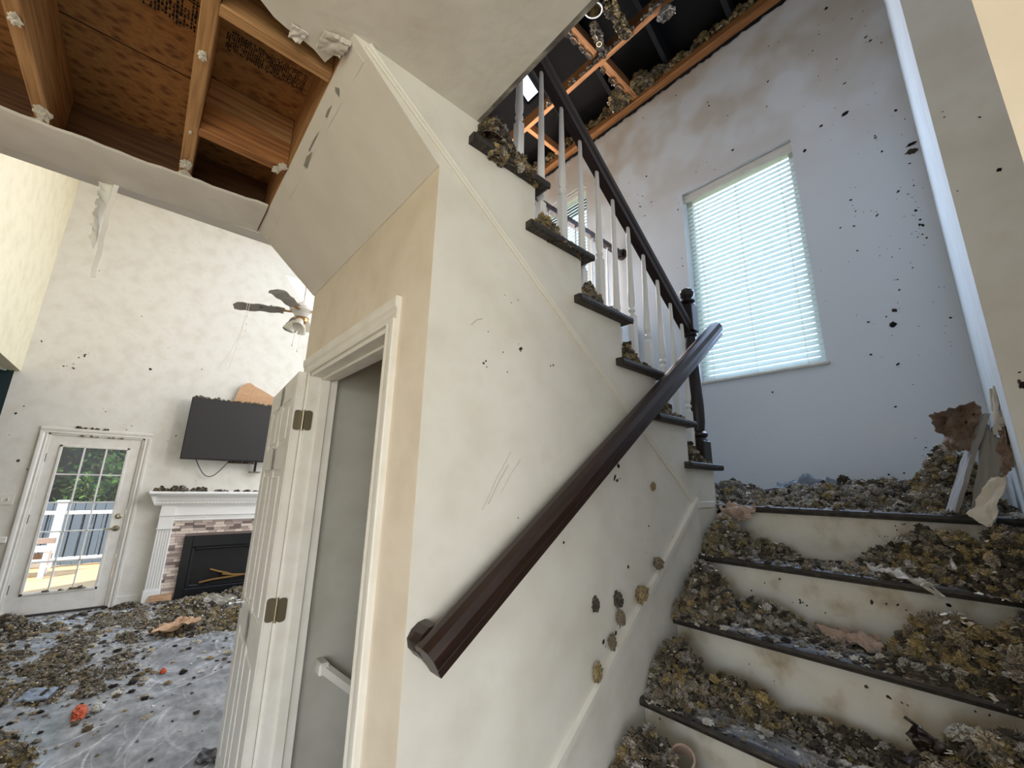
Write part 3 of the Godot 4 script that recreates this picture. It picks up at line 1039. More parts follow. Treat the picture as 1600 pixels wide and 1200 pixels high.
func build_attic() -> void:
	# charred roof above the stairwell and the loft, with a burnt-through hole
	var g := G.new()
	var hx := [-4.2, -3.08, -2.88, 3.15]
	var zs := [ZW - 0.7, -2.84, -2.50, 3.75]
	for i in 3:
		for j in 3:
			if i == 1 and j == 1:
				continue
			var p := []
			for q in [[i, j], [i + 1, j], [i + 1, j + 1], [i, j + 1]]:
				p.append(Vector3(hx[q[0]], roof_y(zs[q[1]]), zs[q[1]]))
			g.face(p, Vector3.DOWN)
			var up := []
			for q in p:
				up.append(q + Vector3(0, 0.05, 0))
			g.face(up, Vector3.UP)
	wall_box(g, -4.25, -4.2, CEIL2 + 0.2, 10.5, ZW - 0.16, 3.75)
	wall_box(g, 3.1, 3.15, CEIL2, 10.5, ZW - 0.16, 3.75)
	wall_box(g, -4.2, 3.1, CEIL2, 10.5, 3.6, 3.75)
	struct("ceiling_roof", g, M.char, "charred black underside of the roof above the stairwell", "roof")
	for x in [-3.6, -2.7, -2.1, -1.5, -0.9, -0.3]:
		var k := 0 if x < -2.5 else 1
		lumber("rafter", Vector3(x, roof_y(ZW - 0.1) - 0.11, ZW - 0.1), Vector3(x, roof_y(1.0) - 0.11, 1.0), 0.045, 0.18, M.char_wood, "charred rafter in the dark roof void" + (" over the loft" if k == 0 else " over the landing"), "rafter", "charred rafters over the loft" if k == 0 else "charred rafters over the landing")
	for x in [-2.9, -1.78, -0.6]:
		lumber("roof_strut", Vector3(x, CEIL2 + 0.05, -1.9), Vector3(x + 0.1, roof_y(-1.2) - 0.1, -1.2), 0.09, 0.09, M.char_wood, "charred slanting strut in the dark roof void", "strut", "charred struts in the roof void")
	# ceiling joists of the upper storey
	lumber("ceiling_joist", Vector3(-4.2, CEIL2 + 0.07, -2.68), Vector3(0.03, CEIL2 + 0.07, -2.68), 0.05, 0.14, M.lumber_red, "long scorched joist crossing the hole above the stairs", "joist")
	lumber("top_plate", Vector3(-4.2, CEIL2 + 0.05, ZW + 0.06), Vector3(0.03, CEIL2 + 0.05, ZW + 0.06), 0.09, 0.08, M.lumber_red, "scorched timber plate along the top of the window wall", "timber plate")
	lumber("ceiling_joist", Vector3(-1.89, CEIL2 + 0.09, -2.19), Vector3(-1.89, CEIL2 + 0.09, -2.65), 0.075, 0.1, M.lumber_red, "short scorched cross timber between hall ceiling and long joist", "joist")
	lumber("ceiling_joist", Vector3(-1.89, CEIL2 + 0.09, -2.71), Vector3(-1.89, CEIL2 + 0.09, -3.30), 0.075, 0.1, M.lumber_red, "short scorched cross timber between long joist and window wall", "joist")
	lumber("ceiling_joist", Vector3(-2.95, CEIL2 + 0.09, -2.71), Vector3(-2.95, CEIL2 + 0.09, -3.30), 0.05, 0.1, M.lumber_red, "short scorched cross timber seen behind the dark upper handrail", "joist")
	# charred edge of the torn ceiling board along the window wall
	g = G.new()
	var fn := func(u: float, v: float) -> Vector3:
		var x := lerpf(-4.2, 0.02, u)
		return Vector3(x, CEIL2 - 0.012 + 0.03 * v - (0.007 * sin(x * 31.0) + 0.007 * sin(x * 77.0 + 2.0 * sin(x * 5.0))) * (1.0 - v), ZW + 0.012 + 0.012 * v)
	g.sheet(fn, 120, 1, 0.008)
	tag(obj("charred_board_edge", g, M.char), "thin black charred board edge along the top of the window wall", "debris")
	# fallen ring of a recessed lamp and its wire
	var o := thing("lamp_housing", "round grey lamp housing hanging from the torn upper ceiling", "lamp housing", Vector3(-1.63, CEIL2 - 0.02, -2.25))
	g = G.new()
	var r := 0.075
	g.lathe([Vector2(r - 0.006, 0.0), Vector2(r + 0.004, -0.004), Vector2(r + 0.006, 0.004), Vector2(r - 0.002, 0.01), Vector2(r - 0.006, 0.0)], o.position, 26, Vector3(0.2, 1, 0.1).normalized())
	obj("rim", g, M.white, o)
	g = G.new()
	g.lathe([Vector2(0.0, 0.09), Vector2(r - 0.006, 0.09), Vector2(r - 0.004, 0.002)], o.position, 26, Vector3(0.2, 1, 0.1).normalized())
	obj("can", g, M.nickel, o)
	g = G.new()
	g.tube([Vector3(-1.66, 5.5, -2.32), Vector3(-1.70, 5.42, -2.36), Vector3(-1.72, 5.46, -2.42), Vector3(-1.73, 5.43, -2.45)], 0.005)
	g.lathe([Vector2(0.018, 0), Vector2(0.026, 0), Vector2(0.026, 0.015), Vector2(0.018, 0.015), Vector2(0.018, 0)], Vector3(-1.73, 5.43, -2.46), 12)
	obj("wire", g, M.nickel, o)

func build_window(x0: float, x1: float, y0: float, y1: float, blind_label: String, win_label: String) -> void:
	var idx := "window_1" if x0 > -2.0 else "window_2"
	var w := thing(idx, win_label, "window", Vector3((x0 + x1) / 2, y0, ZW - 0.1), "", "structure")
	var g := G.new()
	var za := ZW - 0.15
	var zb := ZW - 0.10
	for f in [[x0, x0 + 0.05, y0, y1], [x1 - 0.05, x1, y0, y1], [x0, x1, y0, y0 + 0.05], [x0, x1, y1 - 0.05, y1]]:
		g.box(Vector3(f[0], f[2], za), Vector3(f[1], f[3], zb), 0.004)
	obj("frame", g, M.trim, w)
	g = G.new()
	g.box(Vector3(x0 + 0.05, y0 + 0.05, ZW - 0.128), Vector3(x1 - 0.05, y1 - 0.05, ZW - 0.124))
	obj("pane", g, M.glass, w)
	g = G.new()
	g.box(Vector3(x0 - 0.02, y0 - 0.02, ZW - 0.1), Vector3(x1 + 0.02, y0 + 0.002, ZW + 0.022), 0.006)
	obj("sill", g, M.trim, w)
	# the blind hangs inside the reveal
	var b := thing("window_blind", blind_label, "blind", Vector3((x0 + x1) / 2, y0, ZW - 0.045))
	var s := G.new()
	var wd := x1 - x0 - 0.024
	var fn := func(u: float, v: float) -> Vector3:
		var t := (u - 0.5) * 0.05
		var arch := 0.0035 * (1.0 - 4.0 * (u - 0.5) * (u - 0.5))
		var ang := deg_to_rad(60.0)
		return Vector3((v - 0.5) * wd, -sin(ang) * t + cos(ang) * arch, cos(ang) * t + sin(ang) * arch)
	s.sheet(fn, 4, 1, 0.0025)
	var sm := s.commit()
	var y := y0 + 0.045
	while y < y1 - 0.11:
		put("slat", sm, M.slat, b, Transform3D(Basis(Vector3(0, 0, 1), rng.randf_range(-0.0015, 0.0015)), Vector3((x0 + x1) / 2, y, ZW - 0.075)))
		y += 0.0425
	g = G.new()
	g.box(Vector3(x0 + 0.012, y0 + 0.006, ZW - 0.096), Vector3(x1 - 0.012, y0 + 0.022, ZW - 0.052), 0.004)
	obj("bottom_rail", g, M.shade, b)
	g = G.new()
	g.box(Vector3(x0 + 0.008, y1 - 0.055, ZW - 0.098), Vector3(x1 - 0.008, y1 - 0.006, ZW - 0.05), 0.003)
	obj("head_rail", g, M.trim, b)
	g = G.new()
	g.extrude(PackedVector2Array([Vector2(-0.012, 0), Vector2(0.0, 0.004), Vector2(0.003, 0.03), Vector2(-0.002, 0.055), Vector2(0.004, 0.075), Vector2(-0.012, 0.078)]), Vector3(x0 + 0.004, y1 - 0.085, ZW - 0.034), Vector3(0, 0, 1), Vector3.UP, Vector3(x1 - x0 - 0.008, 0, 0))
	obj("valance", g, M.trim, b)
	for fx in [0.13, 0.5, 0.87]:
		g = G.new()
		var cx := lerpf(x0, x1, fx)
		for zz in [ZW - 0.094, ZW - 0.054]:
			g.tube([Vector3(cx, y0 + 0.02, zz), Vector3(cx, y1 - 0.05, zz)], 0.0012, 4)
		var yy := y0 + 0.024
		while yy < y1 - 0.1:
			g.box(Vector3(cx - 0.003, yy, ZW - 0.056), Vector3(cx + 0.003, yy + 0.006, ZW - 0.0515))
			yy += 0.0425
		obj("ladder_cord", g, M.white, b)

func riser_z(k: int) -> float:     # plane of the k-th riser of the upper flight
	return -2.195 + 0.2555 * (k - 1)

func nose_z(k: int) -> float:      # nosing of step k of the lower flight, counted down from the landing (0)
	return -2.2 + 0.257 * k

func build_lower_stair() -> void:
	var o := thing("staircase", "lower flight of white risers and dark dusty treads strewn with burnt insulation", "stairs", Vector3(-0.45, 0, -1.4))
	for k in 7:
		var y := LAND - 0.21 * k
		var z := nose_z(k)
		var xr := 0.05 if k < 3 else 0.5
		var g := G.new()
		var back := ZW if k == 0 else nose_z(k - 1) - 0.02
		var pf := PackedVector2Array([Vector2(back, y - 0.028), Vector2(z - 0.012, y - 0.028), Vector2(z - 0.003, y - 0.024), Vector2(z, y - 0.014), Vector2(z - 0.003, y - 0.004), Vector2(z - 0.012, y), Vector2(back, y)])
		var xl := XA + 0.008
		if k == 0:
			g.extrude(PackedVector2Array([Vector2(back, y - 0.028), Vector2(riser_z(1) + 0.02, y - 0.028), Vector2(riser_z(1) + 0.02, y), Vector2(back, y)]), Vector3(-2.08, 0, 0), Vector3(0, 0, 1), Vector3.UP, Vector3(2.08 + xl, 0, 0))
		g.extrude(pf, Vector3(xl, 0, 0), Vector3(0, 0, 1), Vector3.UP, Vector3(xr - xl, 0, 0))
		obj("landing" if k == 0 else "tread", g, M.tread, o)
		g = G.new()
		g.box(Vector3(xl, y - 0.21, z - 0.045), Vector3(xr, y - 0.028, z - 0.03), 0.002)
		obj("riser", g, M.riser, o)
		g = G.new()
		g.extrude(PackedVector2Array([Vector2(z - 0.011, y - 0.0285), Vector2(z - 0.002, y - 0.0245), Vector2(z + 0.0015, y - 0.014), Vector2(z - 0.002, y - 0.0035), Vector2(z - 0.0115, y + 0.0006), Vector2(z - 0.02, y + 0.0006), Vector2(z - 0.02, y - 0.0285)]), Vector3(xl + 0.001, 0, 0), Vector3(0, 0, 1), Vector3.UP, Vector3(xr - xl - 0.002, 0, 0))
		obj("nosing", g, M.nosing, o)

func build_upper_stair() -> void:
	var o := thing("staircase", "upper flight with dark tread ends stepping up over the white wall", "stairs", Vector3(-1.5, LAND, -1.4))
	for k in range(1, 8):
		var y := LAND + 0.195 * k
		var zn := riser_z(k) - 0.05
		var zb := riser_z(k + 1) + 0.045
		var g := G.new()
		var pf := PackedVector2Array([Vector2(zb, y - 0.03), Vector2(zb, y), Vector2(zn + 0.014, y), Vector2(zn + 0.004, y - 0.005), Vector2(zn, y - 0.015), Vector2(zn + 0.004, y - 0.025), Vector2(zn + 0.014, y - 0.03)])
		g.extrude(pf, Vector3(-2.08, 0, 0), Vector3(0, 0, 1), Vector3.UP, Vector3(XA + 0.028 + 2.08, 0, 0))
		g.extrude(PackedVector2Array([Vector2(0, 0), Vector2(0.006, 0.004), Vector2(0.008, 0.015), Vector2(0.006, 0.026), Vector2(0, 0.03)]), Vector3(XA + 0.028, y - 0.03, zn + 0.004), Vector3.RIGHT, Vector3.UP, Vector3(0, 0, zb - zn - 0.008))
		obj("tread", g, M.nosing, o)
		g = G.new()
		g.box(Vector3(-2.08, y - 0.195, riser_z(k)), Vector3(XA - 0.002, y - 0.03, riser_z(k) + 0.015), 0.001)
		obj("riser", g, M.wall, o)

const BAL_Z := [-0.876, -0.998, -1.122, -1.245, -1.365, -1.482, -1.603, -1.730, -1.854, -1.973, -2.084]

func rail_y(z: float) -> float:   # underside of the upper handrail
	return 2.409 + 0.775 * (z + 2.084)

func step_y(z: float) -> float:
	for k in range(8, 0, -1):
		if z > riser_z(k) - 0.05:
			return LAND + 0.195 * k
	return LAND

func build_rails() -> void:
	# balustrade of the upper flight
	var o := thing("balustrade", "dark handrail with white turned balusters and dark newel on the upper flight", "balustrade", Vector3(-1.0, LAND + 0.195, -2.16))
	var a := Vector3(-1.0, rail_y(-2.13), -2.13)
	var b := Vector3(-1.0, rail_y(-0.35), -0.35)
	var prof := PackedVector2Array([Vector2(-0.022, 0), Vector2(0.022, 0), Vector2(0.024, 0.018), Vector2(0.032, 0.03), Vector2(0.034, 0.048), Vector2(0.026, 0.062), Vector2(0.008, 0.068), Vector2(-0.008, 0.068), Vector2(-0.026, 0.062), Vector2(-0.034, 0.048), Vector2(-0.032, 0.03), Vector2(-0.024, 0.018)])
	add_rail("handrail", o, prof, a, b, M.rail)
	for i in BAL_Z.size():
		var z: float = BAL_Z[i]
		var y0 := step_y(z)
		var h := rail_y(z) + 0.012 - y0
		var g := G.new()
		var s := 0.0155
		var p := Vector3(-1.0, y0, z)
		var hb := 0.14 + 0.195 * (0.65 if i % 2 == 0 else 0.15)
		g.box(p + Vector3(-s, 0, -s), p + Vector3(s, hb, s), 0.002)
		g.lathe([Vector2(0.0155, hb), Vector2(0.010, hb + 0.012), Vector2(0.0165, hb + 0.022), Vector2(0.0165, hb + 0.03), Vector2(0.0105, hb + 0.038), Vector2(0.0165, hb + 0.06), Vector2(0.0172, hb + 0.085), Vector2(0.0155, hb + 0.12), Vector2(0.0085, h)], p, 12)
		obj("baluster", g, M.white, o)
	# newel post
	var nz := -2.165
	var n0 := Vector3(-0.995, LAND + 0.195, nz)
	var post := G.new()
	post.box(n0 + Vector3(-0.042, 0, -0.042), n0 + Vector3(0.042, 0.12, 0.042), 0.005)
	post.lathe([Vector2(0.042, 0.12), Vector2(0.034, 0.135), Vector2(0.044, 0.148), Vector2(0.044, 0.158), Vector2(0.030, 0.17), Vector2(0.036, 0.22), Vector2(0.038, 0.30), Vector2(0.028, 0.66), Vector2(0.026, 0.69), Vector2(0.036, 0.70), Vector2(0.036, 0.712), Vector2(0.028, 0.72)], n0, 18)
	post.box(n0 + Vector3(-0.036, 0.72, -0.036), n0 + Vector3(0.036, 0.88, 0.036), 0.005)
	post.lathe([Vector2(0.036, 0.88), Vector2(0.026, 0.888), Vector2(0.042, 0.898), Vector2(0.042, 0.906), Vector2(0.022, 0.914), Vector2(0.024, 0.92), Vector2(0.036, 0.936), Vector2(0.040, 0.955), Vector2(0.034, 0.972), Vector2(0.018, 0.984), Vector2(0.0, 0.988)], n0, 18)
	obj("newel_post", post, M.newel, o)
	# loft guard rail beyond
	o = thing("balustrade", "thin dark guard rail with white balusters across the loft by the far window", "balustrade", Vector3(XL - 0.03, F2, -2.5))
	add_rail("handrail", o, PackedVector2Array([Vector2(-0.025, 0), Vector2(0.025, 0), Vector2(0.03, 0.03), Vector2(0.022, 0.055), Vector2(-0.022, 0.055), Vector2(-0.03, 0.03)]), Vector3(XL - 0.03, 3.87, -1.52), Vector3(XL - 0.03, 3.87, ZW + 0.025), M.rail)
	var ros := G.new()
	ros.lathe([Vector2(0.0, 0.03), Vector2(0.045, 0.028), Vector2(0.058, 0.016), Vector2(0.06, 0.0)], Vector3(XL - 0.03, 3.9, ZW), 22, Vector3(0, 0, 1))
	obj("rosette", ros, M.newel, o)
	for k in 15:
		var z := -3.25 + 0.12 * k
		var g := G.new()
		g.lathe([Vector2(0.014, 0), Vector2(0.014, 0.16), Vector2(0.009, 0.18), Vector2(0.016, 0.24), Vector2(0.008, 0.86)], Vector3(XL - 0.03, F2, z), 8)
		obj("baluster", g, M.white, o)
	# wall rail of the lower flight
	o = thing("handrail", "long dark wooden handrail on the wall beside the lower steps", "handrail", Vector3(-0.88, 1.25, -0.56))
	a = Vector3(-0.875, 1.170, -0.535)
	b = Vector3(-0.875, 2.385, -2.215)
	prof = PackedVector2Array([Vector2(-0.022, -0.040), Vector2(0.022, -0.040), Vector2(0.025, -0.022), Vector2(0.033, -0.012), Vector2(0.036, 0.012), Vector2(0.028, 0.030), Vector2(0.010, 0.038), Vector2(-0.010, 0.038), Vector2(-0.028, 0.030), Vector2(-0.036, 0.012), Vector2(-0.033, -0.012), Vector2(-0.025, -0.022)])
	add_rail("rail", o, prof, a, b, M.rail)
	# mitred return to the wall at the low end
	var dir := (b - a).normalized()
	var up := Vector3.RIGHT.cross(dir) * -1.0
	var ret := G.new()
	var zr := PackedVector2Array()
	for q in prof:
		zr.append(Vector2(q.x, q.y))
	ret.extrude(zr, Vector3(XA + 0.001, a.y, a.z) + dir * 0.034, dir, up if up.y > 0 else -up, Vector3(0.05, 0, 0))
	obj("wall_return", ret, M.rail, o)
	for t in [0.12, 0.5, 0.88]:
		var p := a.lerp(b, t)
		var br := G.new()
		br.lathe([Vector2(0.0, 0.008), Vector2(0.02, 0.006), Vector2(0.026, 0.0)], Vector3(XA, p.y - 0.075, p.z), 12, Vector3.RIGHT)
		br.tube([Vector3(XA + 0.004, p.y - 0.075, p.z), Vector3(XA + 0.04, p.y - 0.078, p.z), Vector3(XA + 0.068, p.y - 0.062, p.z), Vector3(XA + 0.075, p.y - 0.045, p.z)], 0.006, 8)
		obj("bracket", br, M.newel, o)
	# pale rail going down inside the closet
	o = thing("handrail", "short pale handrail sloping down inside the closet doorway", "handrail", Vector3(-2.03, 0.77, -0.74))
	add_rail("rail", o, PackedVector2Array([Vector2(-0.02, -0.02), Vector2(0.02, -0.02), Vector2(0.024, 0.005), Vector2(0.012, 0.022), Vector2(-0.012, 0.022), Vector2(-0.024, 0.005)]), Vector3(-2.02, 0.775, -0.725), Vector3(-2.02, -0.35 + 0.6, -1.35), M.wall)
	var rr := G.new()
	rr.box(Vector3(-2.08, 0.745, -0.75), Vector3(-2.0, 0.795, -0.705), 0.008)
	obj("wall_return", rr, M.wall, o)

# a moulded bar from a to b that keeps its profile upright
func add_rail(called: String, o: Node3D, prof: PackedVector2Array, a: Vector3, b: Vector3, m: Material) -> void:
	var d := b - a
	var l := d.length()
	var x := d / l
	var side := x.cross(Vector3.UP).normalized()
	var up := side.cross(x).normalized()
	var g := G.new()
	g.extrude(prof, Vector3(-l / 2, 0, 0), Vector3(0, 0, 1), Vector3.UP, Vector3(l, 0, 0))
	put(called, g.commit(), m, o, Transform3D(Basis(x, up, side), (a + b) / 2))

func casing(g: G, w: float, t: float, a: Vector3, b: Vector3, out: Vector3, face: Vector3) -> void:
	# stepped casing profile along a-b; out points away from the opening, face towards the room
	var p := PackedVector2Array([Vector2(0, 0), Vector2(0, t * 0.55), Vector2(w * 0.15, t * 0.7), Vector2(w * 0.3, t * 0.55), Vector2(w * 0.42, t * 0.62), Vector2(w * 0.55, t * 0.9), Vector2(w * 0.75, t), Vector2(w * 0.95, t), Vector2(w, t * 0.8), Vector2(w, 0)])
	g.extrude(p, a, out, face, b - a)

func build_closet_door() -> void:
	var xl := -2.03
	var xr := -1.205
	var top := 2.03
	var o := thing("door_1", "white doorway casing around the dark closet under the stairs", "door frame", Vector3(-1.62, 0, ZB), "", "structure")
	var g := G.new()
	casing(g, 0.075, 0.02, Vector3(xr, 0, ZB), Vector3(xr, top, ZB), Vector3.RIGHT, Vector3(0, 0, 1))
	obj("casing", g, M.trim, o)
	g = G.new()
	casing(g, 0.075, 0.02, Vector3(xl - 0.0, 0, ZB), Vector3(xl - 0.0, top, ZB), Vector3.LEFT, Vector3(0, 0, 1))
	obj("casing", g, M.trim, o)
	g = G.new()
	casing(g, 0.075, 0.02, Vector3(xl - 0.075, top, ZB), Vector3(xr + 0.075, top, ZB), Vector3.UP, Vector3(0, 0, 1))
	obj("casing", g, M.trim, o)
	g = G.new()
	g.box(Vector3(xl - 0.004, 0, ZB - 0.122), Vector3(xl + 0.018, top, ZB + 0.001), 0.002)
	g.box(Vector3(xl + 0.018, 0, ZB - 0.085), Vector3(xl + 0.03, top - 0.018, ZB - 0.045), 0.002)
	obj("jamb", g, M.trim, o)
	g = G.new()
	g.box(Vector3(xr - 0.018, 0, ZB - 0.122), Vector3(xr + 0.002, top, ZB + 0.001), 0.002)
	g.box(Vector3(xr - 0.03, 0, ZB - 0.085), Vector3(xr - 0.018, top - 0.018, ZB - 0.045), 0.002)
	obj("jamb", g, M.trim, o)
	g = G.new()
	g.box(Vector3(xl, top - 0.018, ZB - 0.122), Vector3(xr, top, ZB + 0.001), 0.002)
	g.box(Vector3(xl + 0.018, top - 0.03, ZB - 0.085), Vector3(xr - 0.018, top - 0.018, ZB - 0.045), 0.002)
	obj("head_jamb", g, M.trim, o)
	# the leaf, swung right round on its hinges
	var leaf := thing("door_leaf", "white six-panel closet door standing wide open on brass-coloured hinges", "door", Vector3(xl - 0.0, 0.01, ZB + 0.014))
	leaf.rotation.y = deg_to_rad(180.0 + 4.6) * -1.0
	var L := 0.80
	var Hh := 2.02
	var T := 0.036
	# local: x runs from the hinge to the free edge, visible face towards -z here
	var core := G.new()
	core.box(Vector3(0, 0, -T + 0.006), Vector3(L, Hh, -0.006))
	for fz in [0.0, 1.0]:
		var z0 := -0.0065 if fz == 0.0 else -T
		var z1 := 0.0 if fz == 0.0 else -T + 0.0065
		for bx in [[0, 0.11, 0, Hh], [L - 0.11, L, 0, Hh], [0.35, 0.45, 0, Hh], [0.11, L - 0.11, 0, 0.22], [0.11, L - 0.11, 0.80, 0.93], [0.11, L - 0.11, 1.58, 1.69], [0.11, L - 0.11, Hh - 0.11, Hh]]:
			core.box(Vector3(bx[0], bx[2], z0), Vector3(bx[1], bx[3], z1), 0.0015)
	local("slab", core, M.trim, leaf)
	for px in [[0.11, 0.35], [0.45, L - 0.11]]:
		for py in [[0.22, 0.80], [0.93, 1.58], [1.69, Hh - 0.11]]:
			var pn := G.new()
			for fz in [0.0, 1.0]:
				var zc := -0.0062 if fz == 0.0 else -T + 0.0062
				pn.box(Vector3(px[0] + 0.028, py[0] + 0.028, zc - 0.006), Vector3(px[1] - 0.028, py[1] - 0.028, zc + 0.006), 0.0055)
				for q in [[px[0], px[1], py[0], py[0] + 0.012], [px[0], px[1], py[1] - 0.012, py[1]], [px[0], px[0] + 0.012, py[0], py[1]], [px[1] - 0.012, px[1], py[0], py[1]]]:
					pn.box(Vector3(q[0], q[2], zc - 0.004), Vector3(q[1], q[3], zc + 0.004), 0.0035)
			local("panel", pn, M.trim, leaf)
	var kn := G.new()
	for s in [1.0, -1.0]:
		var zz := 0.0 if s > 0 else -T
		kn.lathe([Vector2(0.032, 0.0), Vector2(0.032, 0.006), Vector2(0.013, 0.01), Vector2(0.012, 0.03), Vector2(0.026, 0.04), Vector2(0.028, 0.052), Vector2(0.022, 0.062), Vector2(0.0, 0.064)], Vector3(L - 0.065, 0.90, zz), 16, Vector3(0, 0, s))
	local("knob", kn, M.chrome, leaf)
	# hinges
	for y in [1.807, 1.03, 0.25]:
		var hg := G.new()
		var yy: float = y
		for s in [[0.003, 0.036, 0.0], [-0.036, -0.003, 0.019]]:
			var za: float = ZB + 0.009 + s[0]
			var zb: float = ZB + 0.009 + s[1]
			var pl := PackedVector2Array()
			var cx: float = (za + zb) / 2
			var hw := absf(zb - za) / 2
			for q in [[-1, -1], [1, -1], [1, 1], [-1, 1]]:
				for t in 5:
					var an: float = atan2(q[1], q[0]) - PI / 4 + PI / 8 * t
					pl.append(Vector2(cx + q[0] * (hw - 0.012) + cos(an) * 0.012, yy + q[1] * (0.045 - 0.012) + sin(an) * 0.012))
			hg.extrude(pl, Vector3(xl + s[2] - 0.0, 0, 0), Vector3(0, 0, 1), Vector3.UP, Vector3(0.0025, 0, 0))
		hg.lathe([Vector2(0, -0.046), Vector2(0.006, -0.046), Vector2(0.006, -0.016), Vector2(0.005, -0.0155), Vector2(0.006, -0.015), Vector2(0.006, 0.015), Vector2(0.005, 0.0155), Vector2(0.006, 0.016), Vector2(0.006, 0.046), Vector2(0, 0.046)], Vector3(xl + 0.014, yy, ZB + 0.010), 10)
		var hh := obj("hinge", hg, M.nickel, o)
		hh.set_meta("label", "tarnished metal hinge")

func local(called: String, g: G, m: Material, parent: Node3D) -> MeshInstance3D:
	var o := MeshInstance3D.new()
	o.name = called
	parent.add_child(o, true)
	o.mesh = g.commit()
	o.material_override = m
	return o

func build_patio_door() -> void:
	var z0 := 0.047
	var z1 := 0.875
	var o := thing("door_2", "white garden door with fifteen glass panes beside the fireplace", "door", Vector3(XF, 0, 0.46), "", "structure")
	var g := G.new()
	casing(g, 0.07, 0.022, Vector3(XF, 0, 0.90), Vector3(XF, 2.04, 0.90), Vector3(0, 0, 1), Vector3.RIGHT)
	casing(g, 0.07, 0.022, Vector3(XF, 0, 0.022), Vector3(XF, 2.04, 0.022), Vector3(0, 0, -1), Vector3.RIGHT)
	casing(g, 0.07, 0.022, Vector3(XF, 2.04, -0.048), Vector3(XF, 2.04, 0.97), Vector3.UP, Vector3.RIGHT)
	obj("casing", g, M.trim, o)
	g = G.new()
	g.box(Vector3(XF - 0.15, 0, 0.875), Vector3(XF, 2.05, 0.925), 0.003)
	g.box(Vector3(XF - 0.15, 0, -0.005), Vector3(XF, 2.05, 0.045), 0.003)
	g.box(Vector3(XF - 0.15, 2.02, 0.0), Vector3(XF, 2.06, 0.92), 0.003)
	obj("jamb", g, M.trim, o)
	var xa := XF - 0.055
	var xb := XF - 0.015
	var ga := [0.166, 0.761, 0.241, 1.89]
	g = G.new()
	for f in [[z0, ga[0], 0.02, 2.02], [ga[1], z1, 0.02, 2.02], [ga[0], ga[1], 0.02, ga[2]], [ga[0], ga[1], ga[3], 2.02]]:
		g.box(Vector3(xa, f[2], f[0]), Vector3(xb, f[3], f[1]), 0.002)
	obj("slab", g, M.trim, o)
	g = G.new()
	for f in [[ga[0] - 0.02, ga[0] + 0.01, ga[2] - 0.02, ga[3] + 0.02], [ga[1] - 0.01, ga[1] + 0.02, ga[2] - 0.02, ga[3] + 0.02], [ga[0] - 0.02, ga[1] + 0.02, ga[2] - 0.02, ga[2] + 0.01], [ga[0] - 0.02, ga[1] + 0.02, ga[3] - 0.01, ga[3] + 0.02]]:
		g.box(Vector3(xb, f[2], f[0]), Vector3(xb + 0.012, f[3], f[1]), 0.005)
	obj("glazing_frame", g, M.trim, o)
	for i in range(1, 3):
		g = G.new()
		var z: float = lerpf(ga[0], ga[1], i / 3.0)
		g.box(Vector3(xa + 0.012, ga[2], z - 0.008), Vector3(xb + 0.004, ga[3], z + 0.008), 0.003)
		obj("glazing_bar", g, M.trim, o)
	for j in range(1, 5):
		g = G.new()
		var y: float = lerpf(ga[2], ga[3], j / 5.0)
		g.box(Vector3(xa + 0.012, y - 0.008, ga[0]), Vector3(xb + 0.004, y + 0.008, ga[1]), 0.003)
		obj("glazing_bar", g, M.trim, o)
	for i in 3:
		for j in 5:
			g = G.new()
			g.box(Vector3(XF - 0.037, lerpf(ga[2], ga[3], j / 5.0) + 0.008, lerpf(ga[0], ga[1], i / 3.0) + 0.008), Vector3(XF - 0.033, lerpf(ga[2], ga[3], (j + 1) / 5.0) - 0.008, lerpf(ga[0], ga[1], (i + 1) / 3.0) - 0.008))
			obj("pane", g, M.glass, o)
	g = G.new()
	g.lathe([Vector2(0.032, 0), Vector2(0.032, 0.012), Vector2(0.02, 0.02), Vector2(0.0, 0.022)], Vector3(xb, 1.06, 0.105), 14, Vector3.RIGHT)
	g.box(Vector3(xb + 0.02, 1.045, 0.1), Vector3(xb + 0.032, 1.075, 0.11), 0.003)
	obj("dead_bolt", g, M.nickel, o)
	g = G.new()
	g.lathe([Vector2(0.034, 0), Vector2(0.034, 0.01), Vector2(0.014, 0.016), Vector2(0.012, 0.05), Vector2(0.0, 0.055)], Vector3(xb, 0.915, 0.105), 14, Vector3.RIGHT)
	g.tube([Vector3(xb + 0.045, 0.915, 0.105), Vector3(xb + 0.05, 0.915, 0.16), Vector3(xb + 0.046, 0.912, 0.22)], 0.009, 8)
	obj("lever_handle", g, M.nickel, o)
	for y in [0.3, 1.05, 1.75]:
		g = G.new()
		g.box(Vector3(xb - 0.002, y - 0.05, z1 - 0.006), Vector3(xb + 0.012, y + 0.05, z1 + 0.006), 0.003)
		obj("hinge", g, M.newel, o)
	g = G.new()
	g.box(Vector3(XF - 0.17, 0, 0.0), Vector3(XF + 0.01, 0.018, 0.92), 0.004)
	obj("threshold", g, M.nosing, o)
	# switch plate beside the door
	var s := thing("switch_plate", "double white switch plate beside the garden door", "switch", Vector3(XF, 1.27, 1.09))
	g = G.new()
	g.box(Vector3(XF, 1.21, 1.02), Vector3(XF + 0.007, 1.33, 1.16), 0.003)
	obj("plate", g, M.paper, s)
	for z in [1.065, 1.115]:
		g = G.new()
		g.box(Vector3(XF + 0.007, 1.258, z - 0.007), Vector3(XF + 0.016, 1.285, z + 0.007), 0.002)
		obj("toggle", g, M.wall, s)

